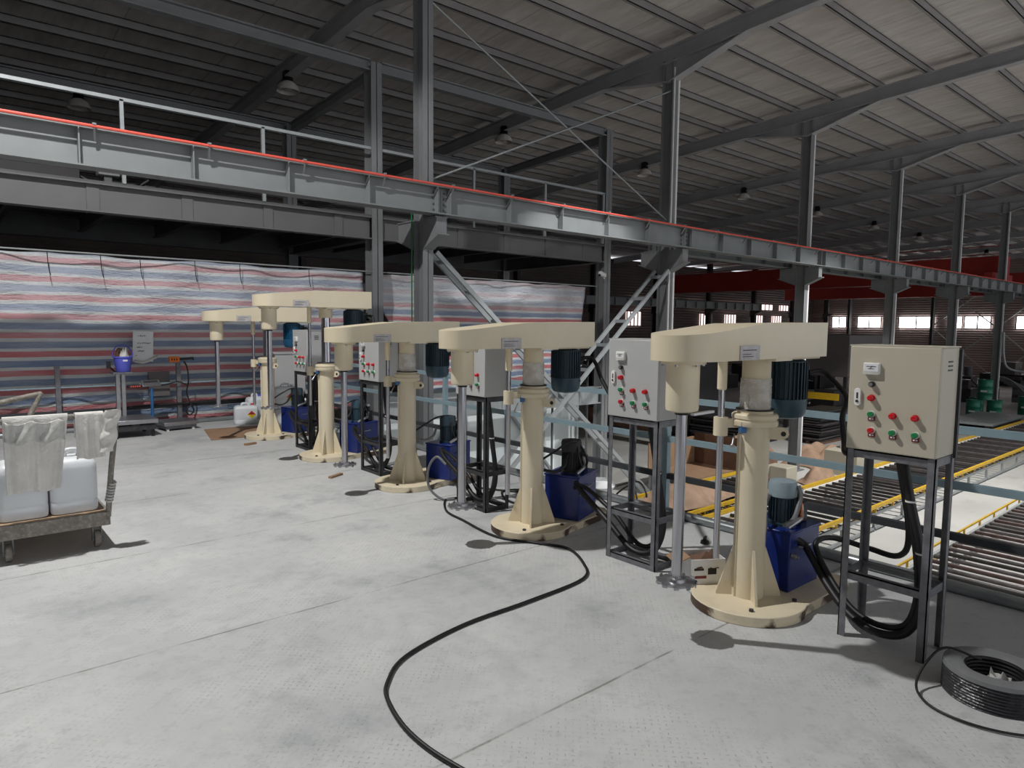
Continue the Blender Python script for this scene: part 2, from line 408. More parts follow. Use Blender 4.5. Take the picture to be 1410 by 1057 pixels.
# ---------------------------------------------------------------- roof steel
for i in range(30):
    y = -2.52 + 1.16 * i; z = roofz(y)
    if i % 1 == 0:
        b = MB().box(-14, 70, y - .03, y - .015, z, z + .17).box(-14, 70, y - .03, y + .045, z, z + .014).box(-14, 70, y - .03, y + .035, z + .156, z + .17)
        tag(b.build('roof_purlin', 'purlin'), 'long thin grey steel purlin running straight under the pale roof sheets', 'purlin', 'parallel purlins under the roof')
names = {0: 'behind the mezzanine at the far left of the hall', 1: 'above the tall column left of centre',
         2: 'meeting the column whose pale downpipe runs to the roof', 3: 'meeting the column behind the nearest mixer',
         4: 'meeting the column behind the nearest cabinet'}
for k in range(0, 11):
    x = BAY * k if k else 0.0
    r = thing('roof_rafter', 'grey tapered steel rafter ' + names.get(k, 'far back in the hall, one of the distant row'), 'rafter', (x, 0, 0), 0, None if k in names else 'distant rafters')
    y0, y1 = -14, 34; a = Vector((0, y0, roofz(y0) - .19)); c = Vector((0, y1, roofz(y1) - .19))
    MB().ibeam(a, c, .22, .36, .015, .025).build('web_and_flanges', 'rafter', r)
    Z = lambda y: roofz(y) - .36
    rot = Matrix(((0, 0, 1, 0), (1, 0, 0, 0), (0, 1, 0, 0), (0, 0, 0, 1)))
    for s in (-1, 1):
        pts = [(9.76, Z(9.76) + .02), (9.76, Z(9.76) - .42), (9.76 + s * 1.9, Z(9.76 + s * 1.9) + .02)]
        h = MB().prism(pts if s < 0 else pts[::-1], -.012, .012, rot).bar((0, 9.76, Z(9.76) - .42), (0, 9.76 + s * 1.9, Z(9.76 + s * 1.9)), .22, .025)
        h.build('haunch', 'rafter', r)
    for j in range(0, 30, 2):
        y = -2.52 + 1.16 * j
        if 0 < y < 30: MB().bar((.12, y, roofz(y)), (.12, y + .3, roofz(y) - .36), .03).build('purlin_brace', 'rafter', r)

# ---------------------------------------------------------------- crane columns
YC = 9.76
clabel = {1: 'tall grey steel column left of centre, diagonal braces bolted to its right side', 2: 'tall grey steel column with a pale downpipe, behind the second cabinet',
          3: 'grey steel column standing behind the nearest mixer motor', 4: 'grey steel column rising behind the nearest control cabinet',
          5: 'grey steel column just right of the nearest control cabinet', 6: 'grey steel column at the right edge beside the green drums'}
for k in range(0, 11):
    x = BAY * k * (.98 if k == 1 else 1)
    r = thing('steel_column', clabel.get(k, 'distant grey steel column of the crane row, beyond the drums'), 'column', (x, YC, G0), 0, None if k in clabel else 'distant crane columns')
    H = roofz(YC) - .3 - G0
    W, D = .20, .29
    MB().box(-W / 2, W / 2, -D / 2, -D / 2 + .016, 0, H).box(-W / 2, W / 2, D / 2 - .016, D / 2, 0, H).box(-.006, .006, -D / 2, D / 2, 0, H).build('shaft', 'paint_grey', r)
    MB().box(-.2, .2, -.24, .24, 0, .03).build('base_plate', 'paint_grey', r)
    rot = Matrix(((0, 0, 1, 0), (1, 0, 0, 0), (0, 1, 0, 0), (0, 0, 0, 1)))
    for s in (-1, 1):
        zt = 3.34 - G0
        e = .52 if s < 0 else .62; pts = [(s * .14, zt), (s * .14, zt - .48), (s * e, zt - .30), (s * e, zt)]
        m = MB().prism(pts if s > 0 else pts[::-1], -.1, -.085, rot).prism(pts if s > 0 else pts[::-1], .085, .1, rot)
        m.bar((0, s * .14, zt - .49), (0, s * (e + .08), zt - .285), .22, .018).box(-.12, .12, *sorted((s * .14, s * (e + .02))), zt - .018, zt)
        m.box(-.1, .1, *sorted((s * e, s * (e + .015))), zt - .3, zt)
        m.build('bracket', 'paint_grey', r)
    if k >= 2: MB().tube([(.13, -.12, .2), (.13, -.12, H - .3)], .04, 10, False).build('downpipe', 'white_pl', r, label='pale vertical pipe strapped to the column')
    if k == 1: MB().tube([(-.13, .16, .2), (-.13, .16, 6.1)], .012, 8, False).build('wire', 'fabric_green', r)
    if k == 2: MB().tube([(-.06, -.16, H - .2), (-.06, -.16, 3.0)], .02, 8, False).build('conduit', 'white_pl', r)

# near and far crane beams
def crane_beam(x0, x1, y, z0, z1, label, stiff, group=None):
    r = thing('crane_beam', label, 'beam', (x0, y, z0), 0, group); h = z1 - z0; L = x1 - x0
    MB().box(0, L, -.006, .006, 0, h).box(0, L, -.13, .13, 0, .02).box(0, L, -.12, .12, h - .018, h).build('girder', 'beam', r)
    n = int(L / 1.12)
    for i in range(n + 1):
        xx = .12 + (L - .24) * i / n; MB().box(xx - .007, xx + .007, -.12, -.006, .02, h - .018).build('stiffener', 'beam', r)
    p = MB()
    for zz in (.08, .17, .26, .35):
        for xx in (.06, .14, L - .14, L - .06): p.cyl((xx, -.03, zz), (xx, 0, zz), .016, n=6)
    p.build('bolts', 'paint_dark', r)
    MB().box(0, L, -.035, .035, h, h + .05).build('crane_rail', 'paint_dark', r)
    return r
cb = {0: 'nearest span of the grey crane beam, running out of the left edge of the picture', 1: 'span of grey crane beam between the two tall columns that carry crossed rods',
      2: 'span of grey crane beam above the nearest mixer', 3: 'span of grey crane beam above the nearest control cabinet', 4: 'span of grey crane beam above the top right corner of the nearest cabinet',
      5: 'last fully seen span of grey crane beam at the right edge'}
for k in range(-1, 10):
    x0, x1 = BAY * k, BAY * (k + 1)
    if k == 0: x1 -= .13
    if k == 1: x0 -= .13
    crane_beam(x0 + .004, x1 - .004, 9.26, 3.36, 3.80, cb.get(k, 'distant span of the grey crane beam'), 6, None if k in cb else 'distant crane beam spans')
for k in range(2, 9):
    crane_beam(BAY * k + .004, BAY * (k + 1) - .004, 10.26, 3.36, 3.80, 'rear crane beam span on the far side of the steel columns', 6, 'rear crane beam spans')
r = thing('conductor_rail', 'thin orange red conductor rail along the top edge of the crane beam', 'rail', (0, 9.08, 3.80))
MB().tube([(-4, 0, 0), (64, 0, 0)], .018, 8, False).build('conductor', 'conductor', r)
for i in range(50):
    x = -1.0 + 1.24 * i
    MB().bar((x, 0, -.02), (x + .02, .1, -.14), .022).box(x - .02, x + .02, -.022, .022, .012, .035).build('clip', 'paint_grey', r)
for k in range(2, 8):
    crane_beam(BAY * k + .004, BAY * (k + 1) + BAY - .004 if k == 8 else BAY * (k + 1) - .004, 29.4, 3.0, 3.5, 'distant crane beam with pale stiffeners by the back wall', 6, 'back wall crane beam spans')
for k in range(2, 11):
    r = thing('wall_column', 'dark steel column standing by the back wall', 'column', (BAY * k, 30, G0), 0, 'columns by the back wall')
    MB().box(-.12, .12, -.2, -.18, 0, 9.0).box(-.12, .12, .18, .2, 0, 9.0).box(-.008, .008, -.2, .2, 0, 9.0).build('shaft', 'machine_dark', r)
    MB().prism([(-.7, 0), (.3, -.5), (.3, 0)][::-1], -.1, .1, Matrix(((0, 0, 1, 0), (1, 0, 0, 0), (0, 1, 0, 5.6), (0, 0, 0, 1)))).build('bracket', 'machine_dark', r)
for i, y in enumerate((1.5, 7.5, 13, 17.6, 22.6, 26, 30)):
    r = thing('wall_column', 'steel column against the far end wall', 'column', (69.4, y, G0), 0, 'columns by the end wall')
    MB().box(-.25, .25, -.12, -.1, 0, 10).box(-.25, .25, .1, .12, 0, 10).box(-.01, .01, -.1, .1, 0, 10).build('shaft', 'paint_dark', r)
for y0, y1 in ((13, 17.6), (17.6, 22.6)):
    r = thing('cross_brace', 'thin crossed brace against the far end wall', 'brace', (69.2, y0, G0), 0, 'end wall braces')
    for a, c, z0, z1 in ((0, y1 - y0, .3, 4.2), (0, y1 - y0, 4.2, .3), (0, y1 - y0, 4.6, 8.4), (0, y1 - y0, 8.4, 4.6)):
        MB().bar((0, a + .2, z0), (0, c - .2, z1), .09).build('brace_bar', 'galv', r)
r = thing('bridge_crane', 'dark red bridge crane girder spanning the far bay', 'crane', (40, 9.9, 3.85))
MB().box(-.4, .4, 0, 19.6, .12, 1.35).build('girder', 'crane_red', r, bevel=.02)
MB().box(-1.6, 1.6, .15, .55, .02, .5).build('end_carriage', 'crane_red', r, bevel=.02)
MB().box(-1.1, -.5, 5, 7, .9, 1.5).build('hoist', 'crane_red', r)
MB().box(.4, .46, 0, 19.6, 1.5, 1.54).box(.4, .46, 0, 19.6, 1.9, 1.94).build('walkway_rail', 'crane_red', r)
r = thing('bridge_crane', 'second dull red bridge crane girder, farther off in the far bay', 'crane', (56, 9.9, 3.85))
MB().box(-.5, .5, 0, 19.6, .12, 1.6).build('girder', 'crane_red', r, bevel=.02)
MB().box(-1.6, 1.6, .15, .55, .02, .5).build('end_carriage', 'crane_red', r, bevel=.02)

# braces of the column bay
def lattice(name, label, p, q, sp=.13):
    r = thing(name, label, 'brace', p); d = Vector(q) - Vector(p)
    for s in (-1, 1):
        MB().bar((0, s * sp, 0), d + Vector((0, s * sp, 0)), .05, .08).build('chord', 'galv', r)
    n = 10
    for i in range(n + 1):
        c = d * ((i + .3) / (n + .6)); MB().bar(c + Vector((0, -sp, 0)), c + Vector((0, sp, 0)), .03, .07).build('batten', 'galv', r)
lattice('lattice_brace', 'ladder like steel brace falling from the tall column left of centre down to the right', (6.50, YC, 2.82), (12.70, YC, G0 + .12), .10)
lattice('lattice_brace', 'ladder like steel brace rising to the bracket of the column with the downpipe', (12.72, YC - .02, 2.88), (6.46, YC - .02, G0 + .12), .19)
tag(MB().tube([(6.44, 9.72, 6.86), (12.82, 9.72, 4.02)], .016, 8, False).build('tie_rod', 'galv'), 'thin steel tie rod falling to the right above the crane beam', 'rod')
tag(MB().tube([(6.44, 9.69, 4.02), (12.82, 9.69, 6.86)], .016, 8, False).build('tie_rod', 'galv'), 'thin steel tie rod rising to the right above the crane beam', 'rod')

# ---------------------------------------------------------------- mezzanine
mx = (-.2, 6.37, 12.75)
ml = {(1, 0): 'grey mezzanine column standing between the two hanging striped sheets', (2, 0): 'grey mezzanine column carrying a small white camera',
      (1, 1): 'rear mezzanine column seen above the red rail, left of the front one', (2, 1): 'rear mezzanine column seen between the crossed rods and the handrail',
      (0, 0): 'grey mezzanine column out at the left edge', (0, 1): 'rear mezzanine column out at the left edge'}
for i, x in enumerate(mx):
    for j, y in enumerate((11.55, 15.45)):
        r = thing('mezzanine_column', ml[(i, j)], 'column', (x, y, G0)); H = 6.36 - G0 - (.25 * j)
        MB().box(-.11, .11, -.14, -.122, 0, H).box(-.11, .11, .122, .14, 0, H).box(-.007, .007, -.14, .14, 0, H).build('shaft', 'paint_grey', r)
def hbeam(label, a, b, w, h, m='paint_grey', group=None, stiff=0, name='mezzanine_beam'):
    r = thing(name, label, 'beam', a, 0, group); d = Vector(b) - Vector(a)
    MB().ibeam((0, 0, 0), d, w, h, .014, .022).build('web_and_flanges', m, r)
    L = d.length; u = d.normalized(); s = Vector((u.y, -u.x, 0))
    for i in range(stiff):
        c = u * (L * (i + .5) / stiff)
        MB().bar(c + s * .02 + Vector((0, 0, -h / 2 + .02)), c + s * .02 + Vector((0, 0, h / 2 - .02)), .02, w * .8, up=u).build('stiffener', m, r)
    return r
for i in range(2):
    x0, x1 = mx[i] + .12, mx[i + 1] - .12; nm = ('left', 'right')[i]
    hbeam('deep grey mezzanine floor beam in the %s bay, above the striped sheet' % nm, (x0, 11.5, 3.375), (x1, 11.5, 3.375), .2, .41, 'paint_mezz', stiff=5)
    hbeam('grey tie beam across the top of the %s mezzanine bay' % nm, (x0, 11.5, 6.30), (x1, 11.5, 6.30), .16, .2)
    hbeam('rear mezzanine floor beam of the %s bay' % nm, (x0, 15.45, 3.375), (x1, 15.45, 3.375), .2, .41, 'paint_dark')
    hbeam('rear tie beam across the top of the %s mezzanine bay' % nm, (x0, 15.45, 6.02), (x1, 15.45, 6.02), .16, .2)
for i, x in enumerate(mx):
    hbeam('short grey tie beam running back from the mezzanine column ' + ('at the left edge', 'between the striped sheets', 'with the camera')[i], (x, 11.7, 6.16), (x, 15.3, 6.0), .14, .2)
    hbeam('cross beam under the mezzanine floor running back from the column ' + ('at the left edge', 'between the striped sheets', 'with the camera')[i], (x, 11.7, 3.375), (x, 15.3, 3.375), .18, .4, 'paint_dark')
for i in range(9):
    x = .9 + 1.29 * i
    if abs(x - 6.37) > .3: hbeam('dark joist under the mezzanine floor', (x, 11.65, 3.42), (x, 15.3, 3.42), .1, .26, 'paint_dark', 'mezzanine joists', name='floor_joist')
struct(MB().box(-6, 13.0, 11.45, 17.5, 3.58, 3.62).build('trim_2', 'paint_dark'))
r = thing('handrail', 'pale tube handrail on posts along the mezzanine edge', 'handrail', (0, 11.46, 3.62))
MB().bar((-4, 0, 1.2), (12.66, 0, 1.2), .05).build('top_rail', 'galv', r)
for x in (-2.2, .1, 2.22, 4.28, 6.4, 8.64, 10.66, 12.6): MB().bar((x, 0, 0), (x, 0, 1.2), .05).build('post', 'galv', r)
r = thing('duct', 'dark ducting and cable loops on the mezzanine floor at the left', 'duct', (1.0, 12.6, 3.62))
MB().box(-.5, .8, -.2, .2, .12, .30).box(1.2, 1.9, 0, .3, .0, .22).build('box', 'machine_dark', r)
MB().tube([(.7, 0, .3), (1.1, -.1, .1), (1.5, 0, .1), (1.8, 0, .3)], .03).build('cable', 'black', r)
r = thing('equipment_box', 'small grey box fixed beside a mezzanine handrail post', 'box', (2.1, 11.7, 3.62)); MB().box(-.18, .1, -.1, .1, .12, .45).build('case', 'paint_grey', r, bevel=.01); MB().box(-.1, .0, -.05, .05, 0, .12).build('foot', 'paint_dark', r)

# cctv
r = thing('security_camera', 'small white camera on a bracket on the mezzanine column', 'camera', (12.62, 11.32, 2.80))
MB().cyl((0, .1, 0), (-.08, 0, -.03), .02).build('bracket', 'white_pl', r); MB().cbox((-.2, -.04, .06), (.26, .09, .09), .25, .18).build('housing', 'white_pl', r, bevel=.01); MB().cyl((-.32, -.07, .035), (-.345, -.076, .03), .03).build('lens', 'black', r)

# high bay lamps
def bay_lamp(x, y, z, label, group=None, lit=False):
    r = thing('high_bay_lamp', label, 'lamp', (x, y, z), 0, group)
    MB().tube([(0, 0, roofz(y) - z - .3), (0, 0, .42)], .012, 6, False).build('hanger', 'paint_dark', r)
    MB().lathe([(.0, .44), (.09, .44), (.12, .40), (.12, .24), (.15, .20)], n=20).build('ballast', 'black_metal', r)
    MB().lathe([(.13, .2), (.22, .12), (.26, .0), (.262, -.01), (.25, -.01), (.21, .11), (.12, .19)], n=24).build('reflector', 'lamp_white', r)
    MB().lathe([(.0, .16), (.06, .14), (.1, .08), (.09, .02), (.0, 0)], n=16).build('bulb', 'bulb' if lit else 'lamp_white', r)
    return r
ll = {1: 'unlit high bay lamp above the mezzanine, behind its left bay', 2: 'unlit high bay lamp seen just left of the crossing rods', 3: 'unlit high bay lamp hanging left of the column with the downpipe',
      4: 'unlit high bay lamp hanging right of the column with the downpipe', 5: 'unlit high bay lamp seen right of the column behind the nearest mixer', 6: 'unlit high bay lamp seen left of the column behind the nearest cabinet'}
for k in range(1, 10): bay_lamp(6.41 * k + .02, 15.6, 6.9, ll.get(k, 'small distant unlit high bay lamp under the far roof'), None if k in ll else 'distant high bay lamps')
bay_lamp(2.97, 20.1, 6.85, 'unlit high bay lamp far back at the upper left')
KEY = (0.05, 5.6, 7.2)
bay_lamp(KEY[0], KEY[1], KEY[2] + .12, 'lit high bay lamp above the platform, out of the picture', lit=True)
HALL = (19.3, 3.6, 7.2)
bay_lamp(HALL[0], HALL[1], HALL[2] + .12, 'lit high bay lamp above the roller conveyors, out of the picture', lit=True)

PANEL = (9.6, 4.4, 7.2)  # added unseen lamp, there to brighten the pale panel wall
bay_lamp(PANEL[0], PANEL[1], PANEL[2] + .12, 'added lamp over the gap beside the platform, unseen, brightening the panel wall', lit=True)

# ---------------------------------------------------------------- hanging striped sheets
def tarp(name, label, x0, x1, zb, m, edge=None, seed=0):
    rnd = random.Random(seed); ph = [rnd.uniform(0, 6) for _ in range(8)]
    def f(u, v):
        a, c = (x0, x1) if edge is None else edge(v)
        x = a + (c - a) * u; zt = 2.57 - .012 * sin(x * 3.1) - .006 * sin(x * 9)
        zz = zb(x) if callable(zb) else zb
        z = zt + (zz - zt) * v
        y = 11.76 + .05 * sin(x * 2.1 + z * 1.3 + ph[0]) + .035 * sin(x * 5.3 - z * 4.1 + ph[1]) + .020 * sin(x * 11 + z * 7 + ph[2]) * (.4 + v) + .01 * sin(z * 16 + x * 3 + ph[3])
        return (x, y, z)
    b = MB(); b.grid(f, 150, 70)
    return tag(b.build(name, m, solid=.004), label, 'tarpaulin')
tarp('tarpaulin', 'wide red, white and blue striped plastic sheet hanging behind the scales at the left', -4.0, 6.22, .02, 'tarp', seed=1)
def edge2(v):
    z = 2.57 - v * 2.4
    l = 6.56 if z > 2.1 else 6.56 + (2.1 - z) * .62
    return (min(l, 7.2), 12.42 - .42 * v - (.12 * sin(v * 7) * .5))
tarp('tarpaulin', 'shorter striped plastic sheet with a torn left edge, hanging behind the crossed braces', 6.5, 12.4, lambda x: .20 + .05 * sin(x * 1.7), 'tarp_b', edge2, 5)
r = thing('sheet_line', 'taut pale wire along the top hems of the striped sheets', 'wire', (0, 11.60, 2.59))
MB().tube([(-4, 0, 0), (12.6, 0, 0)], .012, 6, False).build('wire', 'galv', r)
for i, x in enumerate((1.25, 1.9, 2.42, 3.2, 3.9, 5.1)): MB().tube([(x, 0, 0), (x + .01, .0, -.22), (x + .03, .0, -.34)], .006, 6).build('tie', 'ink', r)

# wall and floor beam below / behind the right sheet
r = thing('partition', 'pale grey panel wall with steel studs, below platform level behind the braces', 'partition', (6.6, 12.3, G0))
MB().box(0, 6.1, 0, .05, 0, 2.75).build('panel', 'white_panel', r)
for i in range(6): MB().box(.02 + i * 1.2, .08 + i * 1.2, -.06, 0, 0, 2.8).build('stud', 'galv', r)
MB().box(0, 6.1, -.07, 0, 2.72, 2.8).build('top_rail', 'galv', r)
for p, q in (((.2, 0), (2.6, 2.7)), ((3.2, 2.7), (5.6, 0)), ((2.7, 0), (5.2, 2.7))): MB().bar((p[0], -.09, p[1]), (q[0], -.09, q[1]), .10, .05).build('diagonal', 'galv', r)
hbeam('grey beam at platform level behind the second mixer motor', (6.5, 11.5, -.1), (12.6, 11.5, -.1), .2, .42, 'galv', stiff=5)
r = thing('steel_grille', 'dark slatted screen beside the mezzanine column with the camera', 'screen', (11.5, 12.0, .15))
for i in range(6): MB().box(0, 1.2, -.03, 0, .02 + i * .1, .085 + i * .1).build('slat', 'machine_dark', r)
MB().box(-.03, 0, -.04, .01, -2.75, .66).build('edge_post', 'paint_dark', r); MB().box(1.2, 1.23, -.04, .01, -2.75, .66).build('edge_post', 'paint_dark', r)

# ---------------------------------------------------------------- railings
r = thing('guardrail', 'blue grey steel guardrail on posts along the platform edge behind the mixers', 'railing', (4.68, 0, 0))
MB().bar((0, -4, 1.0), (0, 11.5, 1.0), .045).build('top_rail', 'rail_blue', r)
MB().bar((0, -4, .66), (0, 11.5, .66), .045).build('middle_rail', 'rail_blue', r)
MB().bar((0, -4, .345), (0, 11.5, .345), .045).build('lower_rail', 'rail_dark', r)
MB().tube([(0, -4, .035), (0, 11.5, .035)], .038, 12, False).build('toe_pipe', 'pipe', r)
for y in (-3.08, .2, 3.48, 6.76, 10.04, 11.45): MB().bar((0, y, 0), (0, y, 1.0), .05, up=(0, 1, 0)).build('post', 'rail_blue', r)
r = thing('guardrail', 'dark guardrail on posts in front of the wide striped sheet', 'railing', (0, 11.5, 0))
MB().bar((-5, 0, .30), (4.6, 0, .30), .05).build('lower_rail', 'rail_dark', r); MB().bar((-5, 0, .66), (4.6, 0, .66), .02).build('middle_rail', 'rail_blue', r)
MB().tube([(-5, 0, .035), (4.6, 0, .035)], .038, 12, False).build('toe_pipe', 'pipe', r)
for x in (-3, -.7, 1.29, 2.88, 4.4): MB().bar((x, 0, 0), (x, 0, .97), .06, up=(0, 1, 0)).build('post', 'iron', r)

# ---------------------------------------------------------------- dispersing mixers
YS = (1.99, 3.897, 5.75, 7.57, 9.45)
LIFT = (0, 0, 0, .355, .19)
def make_mixer(label, lift, motor_m, base_rot, film, lever, loc, ms=1.0):
    r = thing('dispersing_mixer', label, 'mixer', loc, 0, 'row of cream mixers')
    # base plate: round front lobe and straight tail
    pts = [(.318 * cos(a), .318 * sin(a)) for a in [math.radians(68 + i * 224 / 22) for i in range(23)]]
    pts = [(p[0] * 1.02 if p[0] < 0 else p[0], p[1]) for p in pts]
    tail = [(.66, -.29), (.74, -.22), (.74, .22), (.66, .29)]
    q = MB().prism(pts + tail, 0, .058)
    q.build('base_plate', 'base', r, rz=base_rot, bevel=.005)
    for i, (x, y) in enumerate(((.12, -.22), (-.2, -.14), (.12, .22), (.55, -.2))):
        MB().cyl((x, y, .056), (x, y, .07), .014, n=6).build('bolt', 'iron_dark', r)
    b = MB().lathe([(.085, .058), (.085, 1.045), (.091, 1.05), (.091, 1.058)], n=40)
    a_ = math.radians(148); b.box(.080, .094, -.014, .014, .058, 1.0, Matrix.Rotation(a_, 4, 'Z'))
    b.build('column', 'cream', r)
    MB().lathe([(.09, 1.048), (.122, 1.05), (.126, 1.056), (.126, 1.080), (.120, 1.084), (.118, 1.090), (.126, 1.094), (.126, 1.112), (.118, 1.120), (.098, 1.122), (.098, 1.138), (.07, 1.14)], n=40).build('column_flange', 'cream', r)
    for i in range(4):
        a = PI / 4 + i * PI / 2
        m = Matrix.Rotation(a, 4, 'Z') @ Matrix(((1, 0, 0, 0), (0, 0, 1, 0), (0, 1, 0, 0), (0, 0, 0, 1)))
        MB().prism([(.08, .058), (.182, .058), (.182, .075), (.090, .345), (.08, .345)][::-1], -.007, .007, m).build('gusset', 'cream', r)
    # lifting lug
    a = math.radians(-62); m = Matrix.Rotation(a, 4, 'Z') @ Matrix(((1, 0, 0, 0), (0, 0, 1, 0), (0, 1, 0, 0), (0, 0, 0, 1)))
    lp = [(.08, .975), (.155, .975), (.178, .992), (.186, 1.01), (.178, 1.028), (.155, 1.045), (.08, 1.045)]
    lug = MB().prism(lp[::-1], -.007, .007, m).build('lifting_lug', 'cream', r)
    MB().cyl(m @ Vector((.155, 1.01, -.0085)), m @ Vector((.155, 1.01, .0085)), .014, n=16).build('lug_hole', 'black', lug)
    zb = 1.435 + lift
    MB().lathe([(.08, 1.138), (.104, 1.138), (.106, 1.142), (.104, 1.146), (.08, 1.146)], n=36).build('gasket', 'black', r)
    if lift > .1: MB().lathe([(.052, 1.13), (.052, 1.32 + lift)], n=28).build('piston', 'chrome', r)
    if film:
        pr = [(.080, 1.134)]
        for i in range(9):
            z = 1.14 + i * .02; pr += [(.084 + .002 * (i % 2), z), (.083, z + .01)]
        pr += [(.084, 1.318)]
        MB().lathe(pr, n=30).build('wrapped_bellows', 'stretch', r, label='bellows wrapped in clear film')
    MB().lathe([(.078, 1.315 + lift), (.078, zb)], n=30).build('upper_collar', 'cream2', r)
    # belt housing: rounded spindle end, higher motor end
    w = .150; xs, xe = -.67, .53; out = []
    for i in range(17):
        t = math.radians(90 + i * 180 / 16); out.append((xs + .176 * cos(t), .176 * sin(t)))
    out += [(-.20, -.160), (xe, -.145), (xe, .145), (-.20, .160)]
    def top(x):
        if x <= -.20: return .124 + (x + .85) / .65 * .064
        return .188 + (x + .20) / .73 * .012
    # subdivide straight flanks by the knots for the sloped lid
    full = []
    for i, p in enumerate(out):
        full.append(p)
        n = out[(i + 1) % len(out)]
        if abs(n[0] - p[0]) > .3:
            for k in range(1, 4): full.append((p[0] + (n[0] - p[0]) * k / 4, p[1] + (n[1] - p[1]) * k / 4))
    n = len(full); vs = [(x, y, 0) for x, y in full] + [(x, y, top(x)) for x, y in full]
    q = MB(); q._add(vs, [(i, (i + 1) % n, (i + 1) % n + n, i + n) for i in range(n)], True); q._add(vs, [tuple(range(n - 1, -1, -1))])
    # lid as strips between matching x
    lo = sorted([p for p in full if p[1] < 0 or abs(p[1]) < 1e-6], key=lambda p: p[0]); hi = sorted([p for p in full if p[1] > 0], key=lambda p: p[0])
    def yat(lst, x):
        lst = sorted(lst); 
        for a_, b_ in zip(lst, lst[1:]):
            if a_[0] <= x <= b_[0]: return a_[1] + (b_[1] - a_[1]) * (x - a_[0]) / max(1e-6, b_[0] - a_[0])
        return lst[-1][1] if x > lst[-1][0] else lst[0][1]
    xsn = sorted(set([round(p[0], 4) for p in full] + [-.20])); L = []
    for x in xsn: L += [(x, yat(lo, x), top(x)), (x, yat(hi, x) if x > xsn[0] else yat(lo, x), top(x))]
    q._add(L, [(2 * i, 2 * i + 2, 2 * i + 3, 2 * i + 1) for i in range(len(xsn) - 1)], True)
    arm = q.build('belt_housing', 'cream', r, loc=(0, 0, zb))
    seam = MB()
    MB().cbox((-.37, -.1725, .038), (.185, .003, .074)).build('name_plate', 'label', arm)
    MB().box(-.44, -.31, -.1750, -.1735, .050, .054).box(-.44, -.36, -.1750, -.1735, .030, .033).box(-.44, -.34, -.1750, -.1735, .018, .021).build('name_plate_text', 'machine_dark', arm)
    MB().box(.14, .50, -.12, .12, -.012, 0).build('motor_mount', 'cream2', arm)
    MB().box(-.05, .13, -.14, .14, -.016, 0).build('column_mount', 'cream', arm)
    # spindle
    sp = MB().lathe([(.0, -.262), (.05, -.262), (.080, -.252), (.083, -.236), (.083, -.022), (.112, -.018), (.112, 0)], n=36).build('spindle_housing', 'cream', r, loc=(-.665, .02, zb))
    p = MB()
    for i in range(6): a = i * PI / 3 + .3; p.cyl((.1 * cos(a), .1 * sin(a), -.028), (.1 * cos(a), .1 * sin(a), -.016), .009, n=6)
    p.build('flange_bolts', 'steel', sp)
    MB().cyl((0, 0, -.262), (0, 0, -.275), .036, .034).build('seal_ring', 'black_metal', sp)
    sh = MB().cyl((0, 0, -.27), (0, 0, -1.13), .0285, n=28).build('mixing_shaft', 'chrome', r, loc=(-.665, .02, zb))
    d = MB().lathe([(.0, -1.144), (.100, -1.144), (.100, -1.140), (.05, -1.137), (.046, -1.122), (.03, -1.118)], n=32)
    nt = 20
    for i in range(nt):
        a = 2 * PI * i / nt; s = 1 if i % 2 else -1
        m = Matrix.Rotation(a, 4, 'Z') @ Matrix.Translation((.100, 0, -1.142)) @ Matrix.Rotation(.25, 4, 'Z')
        d.box(-.004, .003, -.013, .013, -.001 if s > 0 else -.011, .011 if s > 0 else .001, m)
    d.build('dispersing_disc', 'steel', sh, label='toothed steel disc')
    # guide rod with clamp
    gx, gy = -.145, .125
    MB().cyl((gx, gy, zb - 1.16), (gx, gy, zb - .17), .018, n=20).build('guide_rod', 'chrome', r)
    MB().lathe([(.022, -.185), (.027, -.18), (.027, 0)], c=(gx, gy, zb), n=20).build('rod_sleeve', 'cream', r)
    cl = MB().lathe([(.018, .99), (.040, .99), (.040, 1.095), (.018, 1.095)], c=(gx, gy, 0), n=24).build('rod_clamp', 'cream', r)
    MB().bar((gx, gy, 1.06), (-.05, .05, 1.06), .03, .05).build('clamp_arm', 'cream', cl)
    MB().cbox((-.105, .01, 1.045), (.03, .035, .06), -.6).build('limit_switch', 'blue_post', r, label='small blue switch')
    MB().tube([(-.105, .06, 1.0), (-.13, .05, .975), (-.155, .04, .945)], .005, 8).cyl((-.155, .04, .945), (-.160, .038, .94), .012, n=12).build('switch_lever', 'steel', r)
    if lever: MB().cbox((-.565, -.035, 1.166), (.15, .024, .012), -.12, -.04).build('locking_lever', 'paper', r, label='white locking lever')
    # main motor
    c = MB().lathe([(.108, -.252), (.108, -.03), (.10, -.022), (.075, -.012), (.075, 0)], n=36)
    mo = c.build('motor', motor_m, r, loc=(.372 - (ms - 1) * .2, .02, zb)); mo.scale = (ms, ms, 1)
    f = MB()
    for i in range(34):
        a = 2 * PI * i / 34; m = Matrix.Rotation(a, 4, 'Z'); f.box(.104, .121, -.0025, .0025, -.25, -.034, m)
    f.build('cooling_fins', motor_m, mo)
    MB().lathe([(.0, -.372), (.07, -.371), (.100, -.360), (.113, -.338), (.119, -.30), (.119, -.252), (.105, -.25)], n=36).build('fan_cowl', {'motor': 'motor_cap'}.get(motor_m, motor_m), mo)
    MB().cyl((.052, -.106, -.275), (.054, -.121, -.275), .006, n=8).build('cowl_screw', 'steel', mo)
    MB().cbox((.128, -.015, -.10), (.07, .09, .10)).cyl((.16, -.05, -.13), (.175, -.08, -.14), .018, n=12).build('terminal_box', 'black_metal', mo, bevel=.006)
    return r
